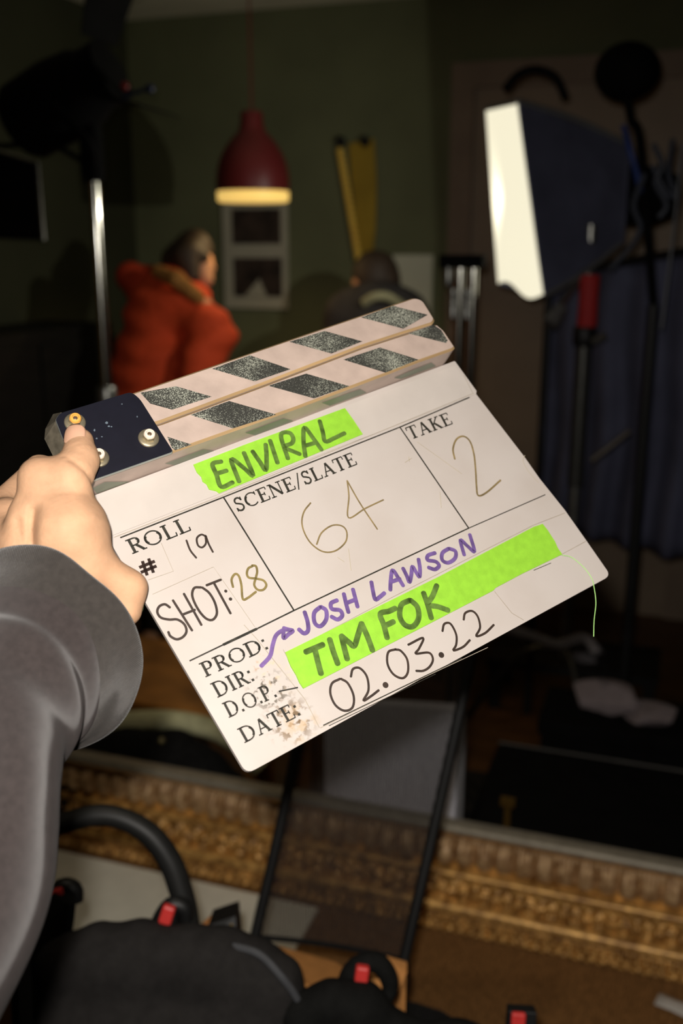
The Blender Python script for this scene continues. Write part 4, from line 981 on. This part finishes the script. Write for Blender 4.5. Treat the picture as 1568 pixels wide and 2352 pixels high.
mb = MB(); mb.tube([W((836, 696), -.17), W((860, 682), -.2), W((890, 682), -.2), W((922, 702), -.16)], .018, 10, smooth=5); pB.part('collar', mb, mat('pale_green_collar', (150, 146, 112), .8, var=(30, .1)), parent=jo, label='pale collar')
trousers(pB, hip, dark_cl)

# ------------------------------------------------------------------ hanging lamp
dL = 3.9
lc = P(581, 440, dL); s = dL / FPX
lamp = Thing('pendant_lamp', lc, 'dark red domed pendant lamp with a glowing warm rim, hanging from the ceiling', 'lamp')
shade_m = mat('oxblood_enamel', (104, 34, 34), .45, spec=.4, var=(10, .08))
prof = [(83, 0), (84, 6), (83, 34), (78, 60), (68, 84), (56, 103), (43, 118), (31, 130), (26, 145), (25, 168), (22, 172), (2, 173)]
mb = MB(); mb.lathe(lc, [(r * s, h * s) for r, h in prof], 48); lamp.part('shade', mb, shade_m)
mb = MB(); mb.lathe(lc, [(82 * s, .0), (82 * s, -19 * s), (78 * s, -23 * s), (1 * s, -24 * s)], 48)
lamp.part('diffuser', mb, mat('glowing_warm_diffuser', (250, 205, 110), .5, var=(5, .02), emit=((246, 204, 112), .85)), label='glowing warm diffuser')
mb = MB(); mb.tube([lc + np.array([0, 0, 172 * s]), np.array([lc[0], lc[1], ZC])], .004, 8); lamp.part('cable', mb, shade_m)
mb = MB(); mb.lathe((lc[0], lc[1], ZC - .045), [(.01, 0), (.05, .006), (.055, .045)], 24); lamp.part('ceiling_rose', mb, shade_m)
pl = bpy.data.lights.new('pendant_bulb', 'SPOT'); pl.energy = 4; pl.color = (1, .72, .36); pl.spot_size = math.radians(150); pl.spot_blend = .6; pl.shadow_soft_size = .002
po = bpy.data.objects.new('pendant_bulb', pl); COL.objects.link(po); po.location = Vector(lc - np.array([0, 0, 30 * s])); po.parent = None

# ------------------------------------------------------------------ wall hangings
def wallp(x, y, off=0.0): return onY(x, y, YB - off)
a = wallp(513, 462); b = wallp(665, 710)
pf = Thing('picture_frame', ((a[0] + b[0]) / 2, YB - .02, b[2]), 'pale wall frame holding two dark photos one above the other, below the red lamp', 'picture frame')
white_p = mat('pale_mount', (186, 182, 162), .7, var=(8, .05))
mb = MB(); mb.box(((a[0] + b[0]) / 2, YB - .012, (a[2] + b[2]) / 2), (b[0] - a[0], .024, a[2] - b[2])); pf.part('mount', mb, white_p, smooth=False, bevel=.003)
ph = mat('dark_photo_print', (66, 54, 46), .5, var=(9, .6), var2=(24, 22, 20))
for (x0, y0, x1, y1) in [(532, 480, 645, 560), (536, 592, 648, 682)]:
    p, q = wallp(x0, y0, .025), wallp(x1, y1, .025); mb = MB(); mb.box(((p[0] + q[0]) / 2, YB - .026, (p[2] + q[2]) / 2), (q[0] - p[0], .004, p[2] - q[2])); pf.part('photo', mb, ph, smooth=False)
p, q = wallp(562, 640, .03), wallp(612, 680, .03)
mb = MB(); mb.add([(p[0], YB - .0295, q[2]), (q[0], YB - .0295, q[2]), ((p[0] + q[0]) / 2 + .02, YB - .0295, p[2])], [(0, 1, 2)]); pf.part('photo_detail', mb, white_p, smooth=False, label='pale shape in the lower photo')
a = wallp(905, 585); b = wallp(992, 740)
mb = MB(); mb.box(((a[0] + b[0]) / 2, YB - .01, (a[2] + b[2]) / 2 - .05), (b[0] - a[0], .02, a[2] - b[2] + .1))
tag(mb.build('wall_poster', mat('blank_grey_paper', (206, 208, 186), .7, var=(6, .04)), smooth=False), 'blank pale sheet on the wall, right of the dark-haired person', 'poster')
# yellow hanging with a beaded cord
yh = Thing('yellow_hanging', wallp(820, 590, .03), 'narrow yellow cloth hanging with a beaded cord along its left edge', 'wall hanging')
ycl = mat('mustard_cloth', (164, 136, 42), .8, var=(5, .2), bump=(40, .3, .005))
L = [wallp(x, y, .03) for x, y in [(800, 330), (858, 318), (864, 420), (862, 520), (855, 590), (826, 600), (816, 500), (806, 410)]]
mb = MB(); mb.hexa(L, [q + np.array([0, .012, 0]) for q in L]); yh.part('cloth', mb, ycl, smooth=False)
mb = MB()
for i in range(19):
    t = i / 18; mb.sphere(wallp(781 + 42 * t, 348 + 245 * t, .05), .0185, 12)
yh.part('bead_cord', mb, mat('amber_beads', (255, 208, 92), .4, var=(12, .1)), label='amber bead cord')
for (x, y) in [(782, 325), (838, 325)]:
    mb = MB(); mb.sphere(wallp(x, y, .04), .025, 12); yh.part('peg', mb, black_m)

# dark cabinet against the left wall
cq = P(100, 775, 3.5); ch = cq[2]; cab_m = mat('near_black_wood', (30, 28, 24), .6, spec=.2, var=(8, .2), stretch=(1, 1, 5))
cab = Thing('cabinet', (XL + .2, 3.2, 0), 'near-black low cabinet against the left wall, behind the shiny stand', 'cabinet')
mb = MB(); mb.box((XL + .19, 3.2, ch / 2), (.34, 1.1, ch)); cab.part('carcass', mb, cab_m, smooth=False, bevel=.004)
for sy in (-1, 1):
    mb = MB(); mb.box((XL + .372, 3.2 + sy * .27, ch / 2), (.022, .52, ch - .1)); dd_ = cab.part('door', mb, cab_m, smooth=False, bevel=.003)
    mb = MB(); mb.sphere((XL + .4, 3.2 + sy * .06, ch * .55), .016, 12); cab.part('knob', mb, dull_steel, parent=dd_)

# ------------------------------------------------------------------ film lights and stands
def tripod(t, base, top, r, m, spread=.42, rot=.3):
    for k in range(3):
        a = rot + k * 2 * math.pi / 3; e = np.array([math.cos(a), math.sin(a), 0])
        mb = MB(); mb.tube([base + np.array([0, 0, .42]), base + e * spread * .4 + np.array([0, 0, .36]), base + e * spread + np.array([0, 0, .012])], r * .75, 8, smooth=5); lg = t.part('leg', mb, m)
        mb = MB(); mb.sphere(base + e * spread + np.array([0, 0, .014]), .014, 10); t.part('foot', mb, black_m, parent=lg)
# left stand with a black film light on a head
dS = 2.75
pt, pb = P(214, 400, dS), P(243, 900, dS + .12); ax = np.array([pt[0], pt[1], 0])
st = Thing('light_stand', (pt[0], pt[1], 0), 'shiny steel stand on the left, carrying a black film light, beside the red jacket', 'light stand')
zt = pt[2]
mb = MB(); mb.tube([(pt[0], pt[1], .40), (pt[0], pt[1], zt)], .0165, 18); st.part('column', mb, chrome_m)
mb = MB(); mb.lathe((pt[0], pt[1], P(240, 905, dS)[2] - .08), [(.026, 0), (.03, .01), (.03, .07), (.026, .08)], 20); st.part('collar', mb, dull_steel)
mb = MB(); mb.lathe((pt[0], pt[1], zt - .02), [(.028, 0), (.032, .02), (.032, .12), (.026, .2), (.02, .24)], 18); st.part('grip_head', mb, matte_black)
mb = MB(); hp = np.array([pt[0], pt[1], zt + .13]); mb.tube([hp, hp + np.array([-.09, .0, .05])], .012, 8); st.part('knob', mb, black_m)
tripod(st, np.array([pt[0], pt[1], 0]), None, .016, chrome_m, .3)
hl = Thing('film_light', P(170, 250, dS), 'black film light head tilted on top of the steel stand at the upper left', 'film light')
s = dS / FPX
c = P(150, 270, dS); axl = (P(290, 140, dS - .1) - P(20, 300, dS + .05)); axl /= np.linalg.norm(axl)
mb = MB(); mb.lathe(P(40, 290, dS + .03), [(.02, 0), (.09, .01), (.105, .03), (.11, .16), (.10, .24), (.085, .27), (.085, .33), (.02, .335)], 28, axis=axl); hl.part('housing', mb, matte_black)
mb = MB(); mb.tube([P(120, 240, dS - .13), P(205, 330, dS - .13), P(210, 380, dS), P(205, 330, dS + .13), P(140, 210, dS + .13)], .012, 8, smooth=5); hl.part('yoke', mb, matte_black)
mb = MB(); u = np.cross(axl, np.array([0, 0, 1.])); u /= np.linalg.norm(u); v = np.cross(u, axl); e = P(255, 160, dS - .07)
mb.hexa([e + u * .09 + v * .08, e - u * .09 + v * .08, e - u * .12 + v * .18 + axl * .09, e + u * .12 + v * .18 + axl * .09], [q + axl * .004 for q in [e + u * .09 + v * .08, e - u * .09 + v * .08, e - u * .12 + v * .18 + axl * .09, e + u * .12 + v * .18 + axl * .09]])
hl.part('barn_door', mb, matte_black, smooth=False)
mb = MB(); q = [e + u * .09 - v * .08, e - u * .09 - v * .08, e - u * .12 - v * .16 + axl * .09, e + u * .12 - v * .16 + axl * .09]; mb.hexa(q, [w - axl * .004 for w in q]); hl.part('barn_door', mb, matte_black, smooth=False)
mb = MB(); mb.sphere(P(286, 197, dS - .14), .012, 12); hl.part('indicator', mb, mat('dim_red_lens', (120, 24, 20), .3, var=(20, .1)), label='small red indicator')
mb = MB(); mb.sphere(P(344, 203, dS - .12), .013, 12); mb.tube([P(344, 203, dS - .12), P(300, 215, dS - .09), P(255, 235, dS - .05)], .006, 8); hl.part('knob', mb, mat('blue_black_knob', (36, 44, 70), .4, var=(20, .1)))
# black flag hanging at far left
fg = Thing('black_flag', P(40, 552, 2.9), 'black cloth flag on a thin frame hanging at the left edge below the film light', 'flag')
q = [P(-60, 330, 2.9), P(86, 375, 2.9), P(100, 552, 2.9), P(-60, 545, 2.9)]
mb = MB(); mb.hexa(q, [p + fwd * .004 for p in q]); fg.part('cloth', mb, matte_black, smooth=False)
mb = MB(); mb.tube([q[0], q[1], q[2]], .006, 8); fg.part('rod', mb, dull_steel)
mb = MB(); mb.tube([q[0], P(0, 335, 2.8), P(120, 330, 2.77), P(200, 375, 2.76)], .008, 8); fg.part('arm', mb, matte_black)

# twin chrome stand behind the board's upper corner
dC = 2.7
cs = Thing('chrome_stand', P(1060, 900, dC) * np.array([1, 1, 0]), 'pair of bright chrome stand tubes with clamps, left of the tall softbox', 'light stand')
for (x, y0, x2, r) in [(1058, 604, 1050, .0125), (1088, 602, 1082, .0115)]:
    p = P(x, y0, dC + (.02 if x > 1070 else 0)); mb = MB(); mb.tube([(p[0], p[1], .02), p], r, 16); cs.part('tube', mb, chrome_m)
for (x, y) in [(1040, 690), (1072, 692)]:
    mb = MB(); mb.lathe(P(x, y, dC - .03), [(.004, -.05), (.010, -.045), (.011, -.01), (.007, 0), (.011, .012), (.009, .03), (.003, .032)], 14); cs.part('clamp_screw', mb, dull_steel)
p = P(1030, 605, dC); mb = MB(); mb.lathe((p[0], p[1], p[2] - .06), [(.010, 0), (.012, .01), (.012, .05), (.009, .06)], 14); cs.part('spigot', mb, dull_steel)
p = P(1072, 800, dC); p2 = P(1028, 640, dC); mb = MB(); mb.box(P(1062, 600, dC), (.12, .05, .035)); cs.part('bracket', mb, matte_black, smooth=False)
mb = MB(); mb.box((p[0], p[1], .03), (.32, .24, .05)); cs.part('base', mb, black_m, smooth=False)

# softbox
sb = Thing('softbox', P(1250, 690, 2.9), 'tall lit softbox with dark navy sides, glowing cream front turned left', 'softbox')
nav = mat('navy_softbox_cloth', (76, 78, 96), .75, spec=.2, var=(9, .2), bump=(14, .4, .01))
f0, f1, f2, f3 = P(1118, 250, 3.05), P(1190, 233, 2.75), P(1250, 680, 2.75), P(1146, 655, 3.05)
nrmS = np.cross(f1 - f0, f3 - f0); nrmS /= np.linalg.norm(nrmS)
if nrmS @ (-rgt) < 0: nrmS = -nrmS
NN = 24; G = []
for j in range(NN + 1):
    v = j / NN; row = []
    for i in range(NN + 1):
        u = i / NN; q = f0 * (1 - u) * (1 - v) + f1 * u * (1 - v) + f2 * u * v + f3 * (1 - u) * v
        q = q + np.array([0, 0, 1]) * (.016 * math.sin(u * 2 * math.pi + .3) * max(0, v - .8) * 5)
        row.append(q + nrmS * .004)
    G.append(row)
mb = MB(); mb.grid(G); o = sb.part('diffuser', mb, mat('glowing_cream_diffuser', (250, 244, 222), .6, var=(4, .01), emit=((250, 243, 214), .93)), label='glowing cream diffuser')
back = [P(1430, 330, 3.02), P(1440, 330, 2.86), P(1425, 560, 2.86), P(1412, 560, 3.02)]
mb = MB(); fr = [f0, f1, f2, f3]
def sidepanel(a, b, c, d, sag):
    G = []
    for j in range(13):
        v = j / 12; row = []
        for i in range(13):
            u = i / 12; q = a * (1 - u) * (1 - v) + b * u * (1 - v) + c * u * v + d * (1 - u) * v
            row.append(q + sag * math.sin(math.pi * u) * math.sin(math.pi * v))
        G.append(row)
    return G
for i in range(4):
    cen = (sum(fr) + sum(back)) / 8; md = (fr[i] + fr[(i + 1) % 4] + back[i] + back[(i + 1) % 4]) / 4
    mb.grid(sidepanel(fr[i], fr[(i + 1) % 4], back[(i + 1) % 4], back[i], (cen - md) * .06))
mb.hexa(back, [q + rgt * .01 for q in back]); sb.part('shell', mb, nav, label='dark navy cloth shell')
rib_m = mat('grey_rib', (96, 96, 96), .5, var=(20, .1))
for pts, r in (([f0, f1], .008), ([f1, (f1 + back[1]) / 2 + upv * .012, back[1]], .009), ([f2, (f2 + back[2]) / 2 - upv * .01, back[2]], .007)):
    mb = MB(); mb.tube(pts, r, 8, smooth=4 if len(pts) > 2 else 0); sb.part('rib', mb, rib_m)
mb = MB(); mb.tube([P(1160, 205, 2.9), P(1190, 172, 2.9), P(1232, 160, 2.9), P(1275, 178, 2.9), P(1298, 225, 2.9)], .013, 10, smooth=6); sb.part('carry_strap', mb, fabric_black)
mb = MB(); mb.lathe(P(1425, 450, 2.94), [(.07, 0), (.085, .02), (.085, .1), (.06, .16), (.02, .17)], 24, axis=rgt); sb.part('lamp_head', mb, matte_black)
sl_ = bpy.data.lights.new('softbox_lamp', 'SPOT'); sl_.energy = 15; sl_.color = (1, .95, .82); sl_.spot_size = math.radians(160); sl_.spot_blend = .8; sl_.shadow_soft_size = .002
so = bpy.data.objects.new('softbox_lamp', sl_); COL.objects.link(so); so.location = Vector((f0 + f1 + f2 + f3) / 4 + nrmS * .03)
so.rotation_euler = Vector(nrmS + np.array([0, .55, 0])).to_track_quat('-Z', 'Y').to_euler()

# stand under the softbox, with a red ribbon
dR = 2.85
rs = Thing('light_stand', P(1335, 1150, dR) * np.array([1, 1, 0]), 'dull grey stand on the right with a red tag near its top, under the softbox', 'light stand')
p = P(1352, 600, dR)
mb = MB(); mb.tube([(p[0], p[1], .40), (p[0], p[1], p[2] + .1)], .017, 16); rs.part('column', mb, dull_steel)
q = np.array([p[0], p[1], P(1345, 800, dR)[2]]); mb = MB(); mb.tube([q, q - np.array([0, 0, .42])], .024, 16); rs.part('outer_column', mb, mat('dark_steel', (84, 84, 80), .4, metal=.7, var=(20, .1)))
mb = MB(); mb.lathe(q, [(.028, 0), (.034, .01), (.034, .05), (.028, .06)], 18); rs.part('collar', mb, black_m)
mb = MB(); mb.tube([P(1392, 770, dR - .03), P(1360, 785, dR - .01)], .011, 8); rs.part('knob', mb, dull_steel)
mb = MB(); mb.lathe((P(1347, 750, dR)[0], P(1347, 750, dR)[1], P(1347, 750, dR)[2]), [(.027, 0), (.029, .01), (.027, .075), (.029, .14), (.026, .145)], 18); rs.part('red_tag', mb, mat('red_cloth_tag', (170, 40, 40), .7, var=(20, .1)), label='red cloth tag')
mb = MB(); mb.tube([P(1365, 600, dR - .02), P(1300, 680, dR - .03), P(1262, 738, dR - .04)], .009, 8, smooth=4); rs.part('brace', mb, dull_steel)
mb = MB(); mb.tube([P(1290, 705, dR - .035), P(1262, 745, dR - .04)], [.018, .024], 10); rs.part('brace_grip', mb, mat('grey_grip', (90, 88, 86), .6, var=(20, .1)))
mb = MB(); mb.tube([P(1445, 990, dR - .03), P(1395, 1030, dR - .02), P(1358, 1058, dR)], .010, 8); rs.part('brace', mb, mat('dark_brace', (76, 70, 64), .5, metal=.4, var=(20, .1)))
tripod(rs, np.array([p[0], p[1], 0]), None, .016, mat('dark_leg_steel', (70, 70, 68), .4, metal=.7, var=(20, .1)), .38, .9)
# round black lamp head above right
bh = Thing('round_lamp_head', P(1440, 230, 2.6), 'round black lamp head on a thin arm at the upper right', 'film light')
mb = MB(); mb.sphere(P(1440, 165, 2.6), .085, 28, (1.0, 1, .86)); bh.part('housing', mb, matte_black)
mb = MB(); mb.tube([P(1440, 220, 2.6), P(1450, 280, 2.62), P(1470, 330, 2.64), P(1500, 700, 2.7)], .012, 10, smooth=4); bh.part('arm', mb, matte_black)
bp_ = P(1500, 700, 2.7); mb = MB(); mb.tube([bp_, (bp_[0], bp_[1], .02)], .016, 12); bh.part('column', mb, black_m)
mb = MB(); mb.lathe((bp_[0], bp_[1], 0), [(.16, 0), (.16, .02), (.03, .03)], 28); bh.part('base', mb, black_m)
# added drape on the right, its navy colour stands in for bluish flash haze
dr = Thing('navy_haze_drape', P(1480, 1200, 3.3), 'added navy cloth standing in for haze along the right side behind the stands', 'haze')
NX, NZ = 60, 20; A_, B_ = P(1262, 640, 3.25), P(1720, 560, 2.75); G = []
for j in range(NZ + 1):
    row = []
    for i in range(NX + 1):
        u = i / NX; q = A_ + (B_ - A_) * u; z = q[2] * (1 - j / NZ) + .72 * (j / NZ)
        row.append((q[0], q[1] + .035 * math.sin(u * 31 + .6 * math.sin(j * .4)) * (.4 + .6 * j / NZ), z))
    G.append(row)
mb = MB(); mb.grid(G); o = dr.part('cloth', mb, mat('navy_haze_cloth', (88, 90, 110), .9, spec=.1, var=(6, .2), bump=(60, .2, .003))); o.modifiers.new('s', 'SOLIDIFY').thickness = .004
mb = MB(); mb.tube([A_ + np.array([0, 0, .01]), B_ + np.array([0, 0, .01])], .014, 10); dr.part('rail', mb, black_m)
for q in (A_, B_):
    mb = MB(); mb.tube([(q[0], q[1], .0), (q[0], q[1], q[2])], .014, 10); dr.part('post', mb, black_m)
# cables and a hanging cord at the right edge
def cable(name, pts, r, m, label, cat='cable', group=None):
    mb = MB(); mb.tube([P(*q) for q in pts], r, 8, smooth=8); return tag(mb.build(name, m), label, cat, group)
grey_c = mat('grey_cable', (110, 112, 116), .45, var=(20, .1)); blue_c = mat('blue_cable', (40, 60, 120), .5, var=(20, .1)); dk_c = mat('dark_cable', (60, 64, 74), .5, var=(20, .1))
cable('hanging_cord', [(1568, 330, 2.5), (1552, 480, 2.5), (1538, 600, 2.5), (1528, 680, 2.5), (1518, 756, 2.5)], .0035, grey_c, 'thin pale cord hanging at the right edge beside the navy haze cloth', 'cord')
cable('cable', [(1432, 290, 2.6), (1445, 340, 2.58), (1462, 400, 2.6), (1470, 440, 2.62)], .008, blue_c, 'short blue cable under the round black lamp head')
mb = MB()
for pts in [[(1500, 330, 2.55), (1520, 380, 2.55), (1505, 420, 2.56), (1530, 470, 2.56), (1512, 500, 2.57)], [(1545, 320, 2.55), (1535, 400, 2.55), (1552, 450, 2.55), (1528, 440, 2.56), (1498, 380, 2.56)], [(1480, 400, 2.56), (1455, 470, 2.57), (1470, 520, 2.57), (1452, 560, 2.58), (1400, 620, 2.6)]]:
    mb.tube([P(*q) for q in pts], .007, 8, smooth=6)
tag(mb.build('cable_bundle', dk_c), 'tangled grey-blue cable bundle hanging at the upper right', 'cable')

# ------------------------------------------------------------------ things on the floor beyond the frame
# sideboard of brown wood at the left and a padded black seat before it
wd = mat('brown_wood', (176, 118, 54), .5, var=(9, .35), stretch=(1, 1, 6))
tb = Thing('wooden_table', P(330, 1620, 2.9) * np.array([1, 1, 0]), 'brown wooden table beyond the frame, seen between the sleeve and the clapperboard', 'table')
q0 = P(330, 1430, 3.1); zt_ = .52
cc_ = onZ(330, 1510, zt_) + np.array([.05, -.06, 0])
mb = MB(); mb.box((cc_[0], cc_[1], zt_ - .02), (.9, .4, .04)); tb.part('tabletop', mb, wd, smooth=False, bevel=.004)
for sx in (-1, 1):
    for sy in (-1, 1):
        mb = MB(); mb.box((cc_[0] + sx * .4, cc_[1] + sy * .16, (zt_ - .04) / 2), (.06, .06, zt_ - .04)); tb.part('leg', mb, wd, smooth=False)
bs = Thing('padded_seat', P(330, 1780, 2.35) * np.array([1, 1, 0]), 'black padded seat with grey-green throw, behind the gilt frame at left', 'seat')
d5 = 2.38; s = d5 / FPX
pr = []
pl_ = [(90, 1760, 60), (200, 1750, 54), (290, 1738, 60), (400, 1742, 60), (470, 1775, 50), (540, 1830, 42), (620, 1880, 40)]
for (a, b) in zip(pl_[:-1], pl_[1:]): pr.append(cone(P(a[0], a[1], d5), P(b[0], b[1], d5), a[2] * s, b[2] * s))
for (a, b) in zip(pl_[:-1], pl_[1:]): pr.append(cone(P(a[0], a[1] + 90, d5), P(b[0], b[1] + 60, d5), a[2] * s, b[2] * s))
bs.part('cushion', blob(pr, .01, k=.03), fabric_black)
fl_ = P(330, 1850, d5); mb = MB(); mb.box((fl_[0], fl_[1] + .06, (fl_[2] - .02) / 2), (.62, .16, fl_[2] - .02)); bs.part('base', mb, fabric_black, smooth=False)
mb = MB(); mb.tube([P(x, y, d5 + .09) for x, y in [(60, 1690), (190, 1668), (290, 1658), (390, 1655), (480, 1672), (545, 1705), (600, 1760)]], [.03, .03, .026, .026, .026, .028, .03], 12, smooth=6)
bs.part('throw', mb, mat('grey_green_cloth', (216, 214, 170), .85, spec=.1, var=(30, .2), bump=(120, .4, .003)), label='grey-green folded throw')
mb = MB(); mb.sphere(P(371, 1702, d5 - .055), .009, 12); bs.part('stud', mb, mat('brass_stud', (150, 140, 100), .35, metal=.7, var=(20, .1)), label='small brass stud')
# black equipment trunk beyond the frame at the right
tz = .40; ctr = onZ(1330, 1690, tz)
tk = Thing('equipment_trunk', (ctr[0], 2.15, 0), 'long black equipment trunk standing right behind the gilt frame', 'trunk')
xa, xb = onY(1062, 1800, 1.9)[0], .6
y0_, y1_ = YF + .13, YF + .62
mb = MB(); mb.box(((xa + xb) / 2, (y0_ + y1_) / 2, tz * .36), (xb - xa, y1_ - y0_, tz * .72)); tk.part('body', mb, matte_black, smooth=False, bevel=.008)
mb = MB(); mb.box(((xa + xb) / 2, (y0_ + y1_) / 2, tz * .86), (xb - xa + .01, y1_ - y0_ + .01, tz * .26)); tk.part('lid', mb, matte_black, smooth=False, bevel=.012)
mb = MB(); mb.tube([(xa, y1_ - .01, tz + .002), (xb, y1_ - .01, tz + .002)], .003, 6); tk.part('edge_trim', mb, mat('worn_black_edge', (70, 68, 64), .6, var=(20, .2)))
q = onY(1165, 1870, y0_ - .01); mb = MB(); mb.box((q[0], y0_ - .008, q[2]), (.012, .012, .06)); mb.box((q[0], y0_ - .012, q[2] + .03), (.03, .014, .016)); tk.part('latch', mb, mat('old_brass', (120, 92, 40), .4, metal=.7, var=(30, .1)), smooth=False, label='brass latch')
# crumpled cloths on the trunk and beyond
cr_m = mat('crumpled_grey_cloth', (132, 122, 124), .9, spec=.1, var=(30, .1))
def crumple(name, c, r, seed, label, cat, m, scale=(1, .7, .45), group=None):
    rs_ = np.random.RandomState(seed); dirs = rs_.randn(14, 3); dirs /= np.linalg.norm(dirs, axis=1)[:, None]; off = rs_.uniform(.55, 1.0, 14)
    mb = MB(); n = 26; vs = []; G = []
    for i in range(n + 1):
        th = math.pi * i / n; row = []
        for k in range(40):
            a = 2 * math.pi * k / 40; v = np.array([math.sin(th) * math.cos(a), math.sin(th) * math.sin(a), math.cos(th)])
            dots = dirs @ v; rad = min([o_ / dd for o_, dd in zip(off, dots) if dd > .15] + [1.15])
            p = v * rad * r * np.array(scale); p[2] = max(p[2], -r * scale[2] * .45); row.append(np.array(c) + p + np.array([0, 0, r * scale[2] * .45]))
        G.append(row)
    mb.grid(G, closed=True); return tag(mb.build(name, m, angle=25), label, cat, group)
zc = tz + .001
kc = onZ(1440, 1640, tz)
ck = Thing('black_crate', (kc[0], kc[1], 0), 'black crate carrying the two crumpled papers, behind the equipment trunk', 'crate')
mb = MB(); mb.box((kc[0], kc[1], tz / 2 - .02), (.44, .22, tz - .04)); ck.part('body', mb, matte_black, smooth=False, bevel=.006)
mb = MB(); mb.box((kc[0], kc[1], tz - .02), (.46, .24, .04)); ck.part('lid', mb, matte_black, smooth=False, bevel=.006)
crumple('crumpled_paper', onZ(1392, 1625, zc), .105, 3, 'larger pale crumpled paper lying on the black crate', 'paper', cr_m)
crumple('crumpled_paper', onZ(1492, 1655, zc), .085, 8, 'smaller crumpled paper right beside the larger one on the black crate', 'paper', cr_m, (1, .7, .35))
g2 = mat('dim_grey_cloth', (112, 108, 110), .9, spec=.1, var=(30, .2))
# low black table beyond the trunk with a rumpled grey cloth
lt = Thing('low_black_table', onZ(1300, 1520, .3) * np.array([1, 1, 0]), 'low black table behind the equipment trunk', 'table')
zz = .20; k_ = onZ(1320, 1500, zz)
mb = MB(); mb.box((k_[0], k_[1], zz - .015), (.6, .3, .03)); lt.part('tabletop', mb, black_m, smooth=False)
for sx in (-1, 1):
    for sy in (-1, 1):
        mb = MB(); mb.box((k_[0] + sx * .27, k_[1] + sy * .12, (zz - .03) / 2), (.04, .04, zz - .03)); lt.part('leg', mb, black_m, smooth=False)
crumple('rumpled_cloth', onZ(1335, 1510, zz), .09, 12, 'dim grey rumpled cloth on the low black table below the clapperboard corner', 'cloth', g2, (1, .6, .5))
cable('cable', [(1150, 1440, 2.75), (1225, 1462, 2.72), (1280, 1480, 2.68), (1340, 1465, 2.66), (1372, 1500, 2.62)], .014, g2, 'thick grey cable trailing from the board edge to the rumpled cloth')
